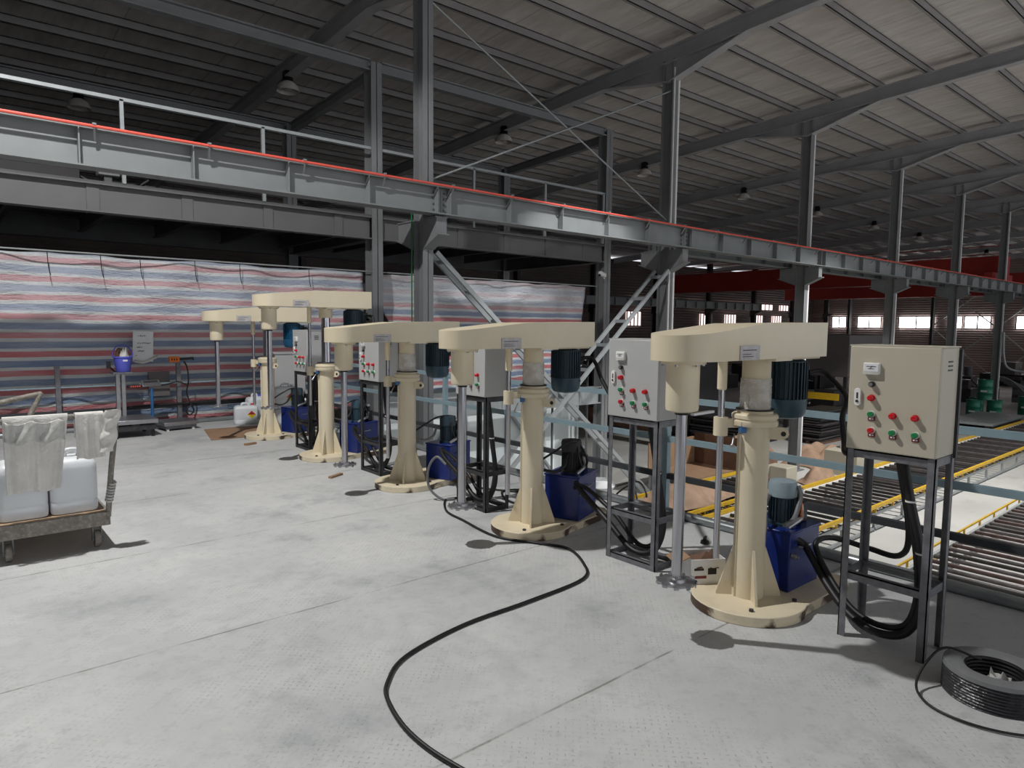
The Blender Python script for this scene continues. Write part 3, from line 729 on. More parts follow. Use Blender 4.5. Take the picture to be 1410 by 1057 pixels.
mixers = (('nearest cream mixer, tallest in the picture, with a white locking lever', 0, 'motor', 0, True, True),
          ('second nearest cream mixer, its disc at floor level beside a loop of black cable', 0, 'motor', .17, True, False),
          ('middle cream mixer of the row, third from the camera', 0, 'motor', .17, True, False),
          ('second farthest cream mixer, its belt housing raised highest on a chrome piston', 1, 'motor', .1, False, False),
          ('farthest cream mixer, raised over cardboard beside the labelled cans', 1, 'motor_blue', .1, False, False))
for i, (lb, up, mm, br, fi, lv) in enumerate(mixers):
    make_mixer(lb, LIFT[i], mm, br, fi, lv, (3.525, YS[i] + (.03 if i == 0 else 0), 0), 1.12 if i == 0 else 1.0)

# ---------------------------------------------------------------- hydraulic power units
def power_unit(loc, rz, label, topm, bodym, seed):
    r = thing('hydraulic_unit', label, 'power unit', loc, rz, 'blue hydraulic units beside the mixers'); rr = random.Random(seed)
    t = MB().box(0, .36, 0, .30, 0, .345).build('oil_tank', 'tank', r, bevel=.006)
    MB().box(-.006, .366, -.006, .306, .345, .358).build('tank_lid', 'tank', r, bevel=.003)
    MB().tube([(.365, .10, .25), (.385, .10, .25), (.385, .20, .25), (.365, .20, .25)], .006, 8, False).build('tank_handle', 'steel', t)
    MB().tube([(.10, -.004, .26), (.10, -.025, .26), (.20, -.025, .26), (.20, -.004, .26)], .006, 8, False).build('tank_handle', 'steel', t)
    MB().cyl((.02, -.004, .22), (.02, -.03, .22), .014, n=6).cyl((.02, -.03, .22), (.02, -.045, .22), .009, n=12).build('drain_fitting', 'steel', t)
    m = MB().lathe([(.085, .358), (.085, .372), (.068, .376), (.068, .53), (.066, .54)], c=(.155, .14, 0), n=28).build('pump_motor', bodym, r)
    f = MB()
    for i in range(24):
        mt = Matrix.Translation((.155, .14, 0)) @ Matrix.Rotation(2 * PI * i / 24, 4, 'Z'); f.box(.064, .079, -.002, .002, .385, .52, mt)
    f.build('motor_fins', bodym, m)
    MB().lathe([(.066, .525), (.082, .53), (.083, .60), (.076, .622), (.045, .628), (.0, .628)], c=(.155, .14, 0), n=28).build('fan_cover', topm, m)
    v = MB().cbox((.29, .11, .42), (.08, .09, .12)).cyl((.29, .11, .48), (.29, .11, .535), .030).cbox((.27, .19, .40), (.05, .05, .08)).build('valve_block', 'black_metal', r, bevel=.004)
    MB().lathe([(.0, .56), (.028, .56), (.030, .552), (.030, .535)], c=(.29, .11, 0), n=20).build('solenoid_cap', 'steel', v)
    MB().tube([(.06, .05, .365), (.14, .03, .40), (.22, .05, .41), (.26, .08, .45)], .016, 10).cyl((.245, .07, .43), (.265, .085, .465), .022, n=12).build('elbow_pipe', 'steel', r)
    MB().tube([(.30, .16, .53), (.335, .16, .52), (.345, .15, .46), (.335, .13, .38)], .009, 8).build('return_pipe', 'black', r)
    if seed == 1:
        MB().tube([(.18, .055, .60), (.17, .035, .54), (.13, .03, .47), (.06, .02, .42), (-.02, .03, .40)], .013, 10).build('flexible_conduit', 'hose_grey', r)
        MB().tube([(.185, .05, .60), (.175, .03, .50), (.18, .03, .42), (.22, .04, .39)], .006, 8).build('lead', 'orange', r, label='thin orange lead')
    else: MB().tube([(.12, .07, .58), (.10, .05, .50), (.12, .03, .42), (.17, .03, .39)], .007, 8).build('lead', 'black', r)
    return r
power_unit((3.725, 1.88, .059), 0.0, 'blue hydraulic unit behind the nearest mixer, its teal motor topped by a pale cover', 'motor_top', 'motor', 1)
power_unit((3.81, 3.66, .059), .36, 'blue hydraulic unit with a black hooded pump beside the second nearest mixer', 'machine_dark', 'machine_dark', 2)
power_unit((3.83, 5.44, .059), .36, 'blue hydraulic unit seen right of the middle mixer', 'motor', 'motor', 3)
power_unit((3.78, 7.30, .059), .30, 'blue hydraulic unit between the second farthest mixer and its cabinet stand', 'motor_cap', 'motor_cap', 4)
power_unit((3.80, 9.18, .059), .30, 'blue hydraulic unit beside the farthest mixer, by the labelled cans', 'motor', 'motor', 5)

# ---------------------------------------------------------------- control cabinets on stands
def cabinet(yc, label, slabel, m, w, front, iron, feet, z0=.995, z1=1.515, dep=.235, vis=True):
    r = thing('control_cabinet', label, 'cabinet', (front, yc, z0), 0, 'control cabinets between the mixers'); h = z1 - z0; W = w / 2
    MB().box(.012, dep, -W, W, 0, h).build('body', m, r, bevel=.004)
    d = MB().box(-.004, .014, -W, W, .0, h).build('door', m, r, bevel=.005)
    MB().box(-.002, dep + .01, -W - .004, W + .004, h, h + .006).build('top_edge', m, r)
    MB().box(dep, dep + .022, -W - .012, W + .012, -.02, h - .01).build('back_plate', 'dark_plate', r, label='dark mounting plate')
    Y = lambda u: W - u * w
    Z = lambda v: h * (1 - v)
    q = MB().cbox((-.012, Y(.27), Z(.21)), (.02, .075, .055)).build('meter', 'white_pl', d, bevel=.003)
    MB().cbox((-.014, Y(.27), Z(.245)), (.018, .070, .022)).build('meter_cover', 'film', d)
    MB().cbox((-.0242, Y(.27), Z(.198)), (.001, .003, .020), 0, 0, .7).cbox((-.0242, Y(.27), Z(.19)), (.001, .044, .004)).cbox((-.0242, Y(.27), Z(.212)), (.001, .03, .003)).build('meter_scale', 'hose_grey', d)
    MB().cbox((-.0225, Y(.27), Z(.20)), (.002, .066, .038)).build('meter_glass', 'paper', d)
    MB().cyl((-.004, Y(.28), Z(.36)), (-.022, Y(.28), Z(.36)), .014, n=16).build('speed_knob_ring', 'black', d)
    MB().cyl((-.018, Y(.28), Z(.36)), (-.030, Y(.28), Z(.36)), .009, n=16).build('speed_knob', 'steel', d)
    hm = MB(); pts = []
    for i in range(16):
        a = 2 * PI * i / 16; pts.append((.016 * cos(a), (.028 if sin(a) > 0 else -.028) + .016 * sin(a)))
    hm.prism(pts, 0, .014, Matrix(((0, 0, -1, -.003), (-1, 0, 0, Y(.12)), (0, 1, 0, Z(.49)), (0, 0, 0, 1))))
    hm.build('lock_handle', 'white_pl', d, bevel=.002); MB().cyl((-.016, Y(.12), Z(.53)), (-.021, Y(.12), Z(.53)), .007, n=12).cbox((-.0175, Y(.12), Z(.475)), (.002, .008, .03)).build('lock_barrel', 'dark_plate', d)
    def lamp(u, v, c, plate=True):
        MB().cyl((-.004, Y(u), Z(v)), (-.012, Y(u), Z(v)), .0165, n=20).build('button_bezel', 'white_pl' if plate else c, d)
        MB().lathe([(.0, .030), (.010, .029), (.0135, .025), (.0135, 0)], n=18, mtx=Matrix(((0, 0, -1, -.006), (0, 1, 0, Y(u)), (1, 0, 0, Z(v)), (0, 0, 0, 1)))).build('push_button' if plate else 'pilot_lamp', c, d)
        if plate:
            MB().cbox((-.006, Y(u), Z(v) - .021), (.005, .033, .024)).build('legend_plate', 'plate_red', d)
            MB().cbox((-.0088, Y(u) + .006, Z(v) - .024), (.001, .008, .007)).cbox((-.0088, Y(u) - .006, Z(v) - .024), (.001, .008, .007)).build('legend_text', 'paper', d)
    lamp(.28, .49, 'red', False); lamp(.29, .645, 'green'); lamp(.30, .80, 'red')
    lamp(.53, .645, 'red', False); lamp(.54, .80, 'green'); lamp(.77, .645, 'red', False); lamp(.785, .80, 'green')
    b = MB()
    for i in range(3): b.box(.09, .15, -W - .002, -W, h - .07 - i * .02, h - .062 - i * .02)
    b.build('vent_slots', 'dark_plate', r)
    # stand
    s = thing('cabinet_stand', slabel, 'stand', (front, yc, 0), 0, 'angle iron stands under the cabinets'); t = .036
    x1 = dep + .01
    for (x, y) in ((.01, W), (.01, -W), (x1, W), (x1, -W)):
        sx = 1 if x < .1 else -1; sy = -1 if y > 0 else 1; hh = z0 - .004
        xo = x if x < .1 else x + .022
        MB().box(*sorted((xo, xo + sx * t)), *sorted((y, y + sy * .005)), 0, hh).box(*sorted((xo, xo + sx * .005)), *sorted((y, y + sy * t)), 0, hh).build('leg', iron, s)
    for nm, zz in (('top_frame', z0 - .024), ('middle_frame', .33)) + ((('bottom_frame', .02),) if feet else ()):
        q = MB()
        for x in (.014, x1 + .016): q.box(x, x + .006, -W, W, zz - .02, zz + .02)
        for y in (-W + .006, W - .012): q.box(.02, x1 + .01, y, y + .006, zz - .02, zz + .02)
        q.box(.014, .05, -W + .01, W - .01, zz + .014, zz + .020).box(x1 - .016, x1 + .02, -W + .01, W - .01, zz + .014, zz + .020)
        q.build(nm, iron, s)
    return r
cabinet(1.305, 'nearest control cabinet, beige with red and green buttons, the largest in the picture', 'dark angle iron stand under the nearest beige control cabinet', 'cab_a', .41, 3.53, 'iron', False)
cabinet(2.89, 'grey control cabinet between the two nearest mixers', 'angle iron stand under the grey cabinet between the two nearest mixers', 'cab_b', .42, 3.50, 'iron', True)
cabinet(4.68, 'grey control cabinet half hidden behind the housing of the second nearest mixer', 'angle iron stand behind the chrome shaft of the second nearest mixer', 'cab_b', .42, 3.50, 'iron_dark', True)
cabinet(6.48, 'grey control cabinet hung under the housing of the middle mixer', 'angle iron stand left of the middle mixer', 'cab_b', .43, 3.50, 'iron_dark', True, 1.0, 1.50)
cabinet(8.26, 'farthest small grey control cabinet, in front of the tall plain cabinet', 'black iron stand of the farthest control cabinet', 'cab_b', .44, 3.50, 'iron_dark', True)
r = thing('storage_cabinet', 'tall plain grey cabinet standing behind the farthest mixer', 'cabinet', (4.05, 10.55, 0)); MB().box(0, .5, 0, .40, .03, 1.12).build('body', 'cab_b', r, bevel=.004)
MB().box(-.02, .52, -.02, .42, 1.12, 1.14).build('top', 'cab_b', r); MB().cyl((-.005, .1, .7), (-.02, .1, .7), .02).build('handle', 'steel', r); MB().box(0, .5, 0, .4, 0, .03).build('plinth', 'dark_plate', r)

# ---------------------------------------------------------------- hoses and leads
def hose(label, pts, rad, m='black', name='hose', group=None, n=10, ties=()):
    r = thing(name, label, 'hose' if name == 'hose' else 'cable', (0, 0, 0), 0, group)
    MB().tube(pts, rad, n).build('tube', m, r)
    for p in ties: MB().cyl((p[0], p[1], p[2] - .004), (p[0], p[1], p[2] + .004), rad + .004, n=14).build('cable_tie', 'white_pl', r)
    return r
cy = (1.305, 2.89, 4.68, 6.48, 8.26); ord_ = ('nearest', 'second', 'third', 'fourth', 'farthest')
for i, (yc, Y) in enumerate(zip(cy, YS)):
    o = ord_[i]; dl = LIFT[i]
    hose('black lead bending from the motor of the %s mixer down to its cabinet' % o,
         [(4.02, Y - .03, 1.335 + dl), (4.075, Y - .08, 1.345 + dl), (4.08, Y - .14, 1.30 + dl), (4.0, Y - .27, 1.20 + dl * .7), (3.88, (Y + yc) / 2 + .04, 1.10 + dl * .3), (3.73, yc + .30, .99), (3.62, yc + .24, .95), (3.60, yc + .14, .96)], .016, n=10)
    sx = 3.66
    hose('thick black hose sagging under the %s control cabinet towards its mixer' % o,
         [(sx, yc - .02, .97), (sx - .01, yc - .07, .75), (sx - .01, yc - .13, .50), (sx - .02, yc - .15, .26), (sx - .05, yc - .10, .10), (sx - .05, yc + .03, .05), (sx - .02, yc + .18, .08), (sx + .06, yc + .34, .17), (3.82, Y - .20, .27), (3.85, Y - .13, .33), (3.80, Y - .09, .36), (3.76, Y - .075, .34)] if i == 0 else
         [(sx, yc - .02, .97), (sx, yc - .10, .62), (sx, yc - .16, .30), (sx - .03, yc - .13, .12), (sx - .05, yc - .03, .06), (sx - .05, yc + .10, .08), (sx - .03, yc + .30, .20), (sx + .02, Y - .42, .33), (sx + .08, Y - .28, .38), (3.80, Y - .23, .36)], .021, n=12, ties=((sx - .01, yc - .07, .75), (sx - .01, yc - .13, .50)) if i == 0 else ((sx, yc - .10, .62),))
    hose('second black hose running beside the thick one under the %s cabinet' % o,
         [(sx + .05, yc + .0, .97), (sx + .03, yc - .05, .72), (sx + .02, yc - .10, .48), (sx + .0, yc - .12, .27), (sx - .02, yc - .08, .12), (sx - .01, yc + .05, .075), (sx + .02, yc + .20, .11), (sx + .10, yc + .36, .22), (3.86, Y - .20, .32), (3.92, Y - .19, .36), (4.02, Y - .24, .36), (4.08, Y - .40, .33), (3.98, Y - .60, .36), (3.80, yc - .02, .55), (3.74, yc + .03, .95)] if i == 0 else
         [(sx + .04, yc + .0, .97), (sx + .03, yc - .08, .60), (sx + .02, yc - .12, .30), (sx, yc - .08, .13), (sx, yc + .06, .10), (sx + .01, yc + .28, .26), (sx + .05, Y - .40, .38), (sx + .1, Y - .24, .34)], .016, n=12)
    hose('grey pipe and hose from the column foot of the %s mixer to its blue tank' % o,
         [(3.62, Y + .03, .30), (3.67, Y + .02, .42), (3.73, Y + .06, .50), (3.78, Y + .09, .52), (3.80, Y + .07, .60)] if i == 0 else
         [(3.60, Y - .05, .47), (3.66, Y - .12, .46), (3.74, Y - .14, .50), (3.80, Y - .10, .56), (3.86, Y - .08, .58)], .013, 'hose_grey' if i in (0, 2) else 'black', n=10)
    if i: hose('thin black hose curling over the tank beside the %s mixer' % o, [(3.60, Y - .03, .55), (3.68, Y - .10, .62), (3.80, Y - .13, .68), (3.92, Y - .12, .66), (3.98, Y - .16, .52), (3.98, Y - .12, .44)], .009)
rings = [(3.62, 1.43, .17), (3.62, 1.18, .55), (3.625, 1.21, .78)]
hose('thin black cable looping along the floor behind the third cabinet', [(4.0, 5.2, .01), (4.1, 5.0, .01), (4.25, 4.7, .01), (4.2, 4.35, .01), (4.0, 4.35, .01), (3.9, 4.6, .01), (4.1, 4.95, .01), (4.35, 4.8, .01), (4.4, 4.4, .01)], .010, name='cable')
hose('grey hose hanging in loops beside the stand of the third cabinet', [(3.42, 4.93, .36), (3.38, 5.02, .42), (3.36, 5.12, .30), (3.38, 5.14, .12), (3.45, 5.05, .02), (3.55, 4.98, .015)], .011, 'hose_grey', 'cable')
hose('black cable running from the pump of the second mixer behind its column', [(3.65, 3.95, .95), (3.55, 4.03, .80), (3.58, 4.05, .60), (3.66, 4.02, .50)], .008, name='cable')
hose('long black cable winding over the grey floor to the bottom edge of the picture',
     [(3.60, 5.02, .010), (3.47, 5.01, .010), (3.27, 4.70, .010), (3.22, 4.40, .010), (3.16, 3.90, .010), (3.30, 3.58, .010), (3.39, 3.36, .010), (3.26, 3.08, .010), (3.05, 2.88, .010), (2.55, 2.83, .012),
      (2.08, 2.82, .010), (1.66, 2.72, .010), (1.47, 2.57, .010), (1.39, 2.43, .010), (1.34, 2.18, .010), (1.36, 1.91, .010), (1.45, 1.6, .010), (1.7, 1.2, .012)], .0098, name='cable', n=12)

# coil of cable
r = thing('cable_coil', 'wrapped coil of black cable on the floor at the lower right corner', 'coil', (3.475, .80, 0), 0)
pr = [(.128, .0)]
for i in range(9): pr += [(.212, .004 + i * .0142), (.206, .009 + i * .0142)]
pr += [(.205, .130), (.19, .138), (.14, .136), (.128, .128), (.126, .0)]
MB().lathe(pr, n=56, cap=False).build('wound_cable', 'skirt', r)
b = MB()
for i in range(7): b.tube([(.124 * cos(a), .124 * sin(a), .012 + i * .018) for a in [2 * PI * j / 40 for j in range(41)]], .008, 8, False)
b.build('inner_turns', 'black', r)
MB().lathe([(.212, .118), (.208, .136), (.19, .1425), (.14, .1405), (.124, .130)], n=56, cap=False).build('plastic_wrap', 'hose_grey', r, label='pale plastic wrap on the top rim'); r.scale = (.93, .93, .95)
def crumple(nx, s, h, seed):
    rr = random.Random(seed); g = [[rr.uniform(.2, 1) for _ in range(nx + 1)] for _ in range(nx + 1)]
    def f(u, v):
        i, j = int(round(u * nx)), int(round(v * nx)); e = min(u, v, 1 - u, 1 - v) * 4
        return ((u - .5) * s[0] + g[j][i] * .02, (v - .5) * s[1] - g[i][j] * .02, h * min(1, e) * g[j][i] + .004)
    return f
b = MB(); b.grid(crumple(6, (.15, .12), .12, 3), 6, 6); b.build('film_scrap', 'film', r, loc=(-.03, .0, .02))
hose('loose end of thin black cable curving round the wrapped coil', [(3.50, .86, .13), (3.44, .98, .16), (3.36, 1.03, .10), (3.24, 1.03, .03), (3.15, .95, .01), (3.12, .82, .01), (3.16, .68, .01), (3.26, .56, .01), (3.40, .48, .01)], .0055, name='cable')

# ---------------------------------------------------------------- hand trolley with cans and cloths (left foreground)
T = thing('hand_trolley', 'dusty flat trolley on castors carrying two white plastic cans, at the left edge', 'trolley', (.56, 5.46, 0))
MB().box(-.32, .30, 0, .95, .245, .262).build('deck', 'wood', T, bevel=.003)
MB().box(-.33, .31, -.025, .0, .165, .262).box(-.33, .31, .95, .975, .165, .262).box(-.345, -.32, -.025, .975, .165, .262).box(.30, .325, -.025, .975, .165, .262).build('deck_frame', 'trolley', T, bevel=.004)
for (x, y) in ((-.26, .06), (.25, .06), (-.26, .86), (.25, .86)):
    c = MB().lathe([(.03, -.018), (.056, -.018), (.060, -.012), (.060, .012), (.056, .018), (.03, .018)], n=24, mtx=Matrix.Translation((x, y, .06)) @ Matrix.Rotation(PI / 2, 4, 'Y') @ Matrix.Rotation(0, 4, 'X')).build('castor', 'trolley', T)
    q = MB()
    for s in (-1, 1): q.box(x + s * .026 - .003, x + s * .026 + .003, y - .018, y + .03, .045, .165)
    q.box(x - .032, x + .032, y - .03, y + .04, .158, .167).cyl((x - .036, y, .06), (x + .036, y, .06), .008, n=8); q.build('castor_fork', 'iron', c)
MB().tube([(-.335, .0, .20), (-.335, .0, .55), (-.34, .01, .90), (-.30, .01, .945), (.34, .01, .945), (.385, .01, .90), (.345, .0, .55), (.315, .0, .22)], .019, 12, True, 5).build('push_handle', 'trolley', T)
b = MB()
for i in range(7): b.tube([(.325 + .02 * cos(a) + .004 * i, .0 + .024 * sin(a), .34 + i * .02 + .01 * sin(a)) for a in [2 * PI * j / 12 for j in range(13)]], .008, 6)
b.build('tape_wrap', 'film', T, label='crumpled clear tape on the handle post')
def jug(label, loc, s, rz, cap='red', lab=False, name='plastic_can'):
    r = thing(name, label, 'can', loc, rz)
    def ring(hx, hy, z, rad, n=6):
        o = []
        for cx, cy_, a0 in ((1, 1, 0), (-1, 1, 90), (-1, -1, 180), (1, -1, 270)):
            for k in range(n):
                a = math.radians(a0 + 90 * k / (n - 1)); o.append(Vector((cx * (hx - rad) + rad * cos(a), cy_ * (hy - rad) + rad * sin(a), z)))
        return o
    W, D, H = s; b = MB(); rings_ = []
    prof = [(.90, 0), (.97, .015), (1, .05), (1, .20), (.985, .22), (.985, .24), (1, .26), (1, .78), (.97, .87), (.86, .93), (.70, .96)]
    for k, z in prof: rings_.append(ring(W / 2 * k, D / 2 * k, H * z, .045 * k))
    n = len(rings_[0]); vs = [v for q in rings_ for v in q]
    b._add(vs, [(j * n + i, j * n + (i + 1) % n, (j + 1) * n + (i + 1) % n, (j + 1) * n + i) for j in range(len(prof) - 1) for i in range(n)], True)
    b._add(vs, [tuple(range(n - 1, -1, -1)), tuple((len(prof) - 1) * n + i for i in range(n))]); b.build('body', 'jug', r)
    MB().tube([(-W * .18, 0, H * .94), (-W * .14, 0, H * 1.06), (W * .10, 0, H * 1.06), (W * .14, 0, H * .94)], .017, 10).build('handle', 'jug', r)
    MB().cyl((W * .30, -D * .0, H * .93), (W * .30, -D * .0, H * 1.0), .030, n=20).build('neck', 'jug', r)
    MB().cyl((W * .30, -D * .0, H * .99), (W * .30, -D * .0, H * 1.05), .036, n=20).build('cap', cap, r)
    if lab:
        q = MB().box(-W * .02, W * .44, -D / 2 - .003, -D / 2 + .002, H * .22, H * .78).build('label_sheet', 'paper', r)
        for nm, mm, a0, a1 in (('label_diamond', 'hazard_r', 0, 180), ('label_diamond', 'hazard_y', 180, 360)):
            c = (W * .21, H * .5); sgn = 1 if a0 == 0 else -1; k = .062
            pts = [(c[0] - k, c[1]), (c[0] + k, c[1]), (c[0], c[1] + sgn * k)]
            if sgn < 0: pts = [pts[1], pts[0], pts[2]]
            MB().prism(pts, 0, .002, Matrix(((1, 0, 0, 0), (0, 0, -1, -D / 2 - .003), (0, 1, 0, 0), (0, 0, 0, 1)))).build(nm, mm, q)
        MB().box(W * .21 - .022, W * .21 + .022, -D / 2 - .0062, -D / 2 - .005, H * .53, H * .56).box(W * .21 - .016, W * .21 + .016, -D / 2 - .0062, -D / 2 - .005, H * .44, H * .455).build('label_text', 'ink', q)
    return r
jug('left white plastic can on the trolley, its side half behind the wide cloth', (.395, 5.67, .262), (.285, .30, .40), 0)
jug('right white plastic can on the trolley, with a red cap', (.69, 5.67, .262), (.285, .30, .40), PI)
def drape(name, label, x0, x1, zf, zb, seed, m='cloth', y=5.47, flare=0, lean=0):
    rr = random.Random(seed); p = [rr.uniform(0, 6) for _ in range(4)]
    zt = .968; L1 = zt - zf; L2 = zt - zb; tot = L1 + L2 + .06
    def f(u, v):
        s = v * tot - L2
        x = x0 + (x1 - x0) * u; fold = .010 * sin(u * 15 + p[0]) + .006 * sin(u * 31 + p[1])
        if s < -0.0: z = zt + s; yy = y + .028 + fold * .5; k = -s / L2
        elif s < .06: t = s / .06; z = zt + .006 * sin(t * PI); yy = y + .026 - .052 * t; k = 0
        else: z = zt - (s - .06); yy = y - .026 - .010 * min(1, (s - .06) * 8) + fold * min(1, (s - .06) * 5); k = (s - .06) / L1
        x += flare * k * (u - .5) + lean * k
        z += .006 * sin(u * 9 + p[2]) * k
        return (x, yy, z)
    b = MB(); b.grid(f, 40, 44); return tag(b.build(name, m, solid=.006), label, 'cloth')
drape('cloth', 'wide dusty cloth hanging over the left half of the trolley handle', .30, .66, .47, .70, 1, flare=-.07, lean=-.03)
drape('cloth', 'thinner dusty cloth hanging from the middle of the trolley handle', .70, .87, .655, .80, 2)
b = MB()
def roll(u, v):
    a = 2 * PI * v; z = .985 - .29 * u; w = .048 + .008 * sin(u * 12)
    return (.905 + .02 * (1 - u) - .03 * u + w * cos(a), 5.43 - .012 + .030 * sin(a) * (1 + .25 * sin(u * 19 + a * 2)), z)
b.grid(roll, 30, 18); tag(b.build('cloth', 'cloth'), 'narrow twisted white cloth over the right end of the trolley handle', 'cloth')
r = thing('sack', 'crumpled pale plastic wrap bunched on the wide cloth', 'wrap', (.47, 5.425, .90)); b = MB(); b.grid(lambda u, v: ((u - .5) * .33, -.012 - .012 * sin(u * 14 + v * 5) - .008 * sin(u * 30), .05 - .13 * v - .025 * abs(sin(u * 7))), 30, 14); b.build('film', 'film', r, solid=.004)
r = thing('hand_trolley', 'second trolley behind the first, only its slanted handle showing at the left edge', 'trolley', (.1, 6.9, 0))
MB().box(-.55, .25, 0, .7, .16, .22).build('deck', 'trolley', r)
MB().tube([(-.5, .0, .2), (-.4, .05, .75), (-.34, .08, .78), (.50, .30, .95), (.56, .31, .93), (.48, .28, .74), (.30, .15, .2)], .022, 12).build('push_handle', 'trolley', r)
for x, y in ((-.45, .1), (.17, .1), (-.45, .6), (.17, .6)): MB().cyl((x - .02, y, .07), (x + .02, y, .07), .07).box(x - .03, x + .03, y - .03, y + .03, .1, .16).build('castor', 'iron_dark', r)

# ---------------------------------------------------------------- scales
r = thing('platform_scale', 'steel platform scale with a pillar, the blue bucket on its top', 'scale', (2.06, 10.78, 0))
MB().box(-.30, .28, -.33, .33, .19, .25).build('weighing_plate', 'steel', r, bevel=.006)
MB().box(-.27, .25, -.30, .30, .10, .17).box(-.05, .05, -.3, .3, .17, .19).build('frame', 'iron_dark', r)
for x, y in ((-.24, -.27), (.22, -.27), (-.24, .27), (.22, .27)): MB().cyl((x, y, 0), (x, y, .1), .025, .02).build('foot', 'black', r)
MB().box(-.11, -.06, .33, .39, .10, .86).box(-.04, .01, .33, .39, .10, .86).build('pillar', 'steel', r, bevel=.003)
MB().box(-.16, .10, .22, .50, .855, .88).build('pillar_head', 'iron', r)
MB().cbox((-.20, .30, .99), (.05, .05, .10)).bar((-.18, .32, .95), (-.1, .36, .87), .02).build('indicator', 'black', r)
r = thing('bucket', 'violet blue plastic bucket with a folded cloth, on top of the scale pillar', 'bucket', (2.05, 11.13, .882))
MB().lathe([(.0, 0), (.085, 0), (.092, .01), (.116, .20), (.128, .205), (.128, .222), (.119, .224), (.113, .21), (.09, .02), (.0, .018)], n=36).build('shell', 'bucket', r)
MB().tube([(-.125, 0, .21), (-.125, .0, .28), (-.07, .03, .36), (0, .04, .385), (.07, .03, .36), (.125, .0, .28), (.125, 0, .21)], .008, 8).build('bail', 'bucket', r)
MB().cbox((.01, -.112, .165), (.06, .004, .022)).build('sticker', 'paper', r)
r = thing('rag', 'dark and pale rag standing up out of the blue bucket', 'rag', (2.05, 11.13, 1.04)); b = MB(); b.grid(crumple(8, (.15, .15), .20, 8), 8, 8); b.build('rag', 'cloth', r, label='pale rag'); MB().tube([(-.06, 0, -.02), (-.07, 0, .1), (-.04, .01, .17), (-.02, .02, .1)], .022).build('glove', 'kraft_d', r, label='dark brown glove')
r = thing('platform_scale', 'low platform scale on small white feet, right of the pillar scale', 'scale', (2.72, 11.06, 0), .15)
MB().box(-.27, .24, -.24, .22, .075, .13).build('weighing_plate', 'steel', r, bevel=.006); MB().box(-.24, .21, -.21, .19, .03, .075).build('frame', 'iron', r)
for x, y in ((-.2, -.18), (.17, -.18), (-.2, .16), (.17, .16)): MB().cyl((x, y, 0), (x, y, .05), .022).build('foot', 'white_pl', r)
MB().cyl((-.26, .20, 0), (-.26, .20, .62), .022).build('post', 'blue_post', r, label='blue post')
d = MB().prism([(-.13, 0), (.13, 0), (.13, .12), (-.13, .12)], 0, .022, Matrix.Translation((-.27, .16, .64)) @ Matrix.Rotation(.75, 4, 'X')).build('display', 'steel', r, bevel=.004)
MB().prism([(-.10, .065), (.10, .065), (.10, .105), (-.10, .105)], .023, .025, Matrix.Translation((-.27, .16, .64)) @ Matrix.Rotation(.75, 4, 'X')).build('display_window', 'machine_dark', d)
MB().cbox((-.50, .18, .66), (.19, .05, .04)).build('led_strip', 'machine_dark', r); 
for i in range(5): MB().cbox((-.56 + i * .03, .154, .66), (.018, .004, .022)).build('digit', 'conductor', r)
r = thing('socket_box', 'orange socket box on the railing post right of the notice', 'socket', (2.80, 11.40, 1.03))
MB().cbox((0, 0, 0), (.15, .05, .085)).build('case', 'orange', r, bevel=.008)
for i in range(3): MB().cbox((-.035 + i * .035, -.027, 0), (.016, .006, .03)).build('socket', 'ink', r)
MB().bar((.08, 0, 0), (.26, 0, .01), .035).tube([(.2, 0, .01), (.27, 0, .02), (.28, 0, -.02)], .012).build('plug', 'black', r)
hose('black cable hanging down the post from the orange socket box to the rail', [(2.94, 11.39, 1.0), (2.98, 11.38, .9), (2.99, 11.36, .70), (2.97, 11.4, .5), (3.02, 11.38, .32), (3.06, 11.38, .22), (3.0, 11.38, .15), (2.95, 11.38, .22), (3.02, 11.38, .30), (3.15, 11.4, .30)], .011, name='cable')
hose('thin black cable strung from the scale display to the railing post', [(2.52, 11.28, .66), (2.62, 11.36, .64), (2.85, 11.40, .68), (2.98, 11.4, .62)], .009, name='cable')
hose('bundle of black cable tied along the low dark rail before the striped sheet', [(-.5, 11.44, .27), (.8, 11.44, .26), (1.6, 11.44, .28), (2.4, 11.44, .33), (3.0, 11.44, .33), (3.6, 11.44, .34), (4.3, 11.44, .36)], .020, name='cable')
r = thing('notice', 'white notice with handwriting hung on the striped sheet behind the bucket', 'sign', (2.41, 11.56, .99))
MB().cbox((0, 0, .24), (.28, .008, .46), 0, .04).build('sheet', 'paper', r)
b = MB(); rr = random.Random(4)
for z, n, x0 in ((.40, 7, -.06), (.29, 12, -.07), (.23, 5, -.08), (.17, 6, -.07), (.10, 2, -.11)):
    for i in range(n): b.cbox((x0 + i * .016, -.0055, z + rr.uniform(-.004, .004)), (.010, .001, rr.uniform(.006, .020)), 0, rr.uniform(-.6, .6))
b.build('handwriting', 'ink', r)
MB().tube([(-.13, -.01, .02), (0, -.02, .0), (.12, -.01, .05), (.20, -.01, .09)], .022, 8).build('tape', 'film', r)
r = thing('box', 'dull brown box against the striped sheet behind the scale display', 'box', (2.62, 11.60, .45)); MB().box(-.14, .16, 0, .06, 0, .38).build('case', 'enclosure', r, bevel=.004)

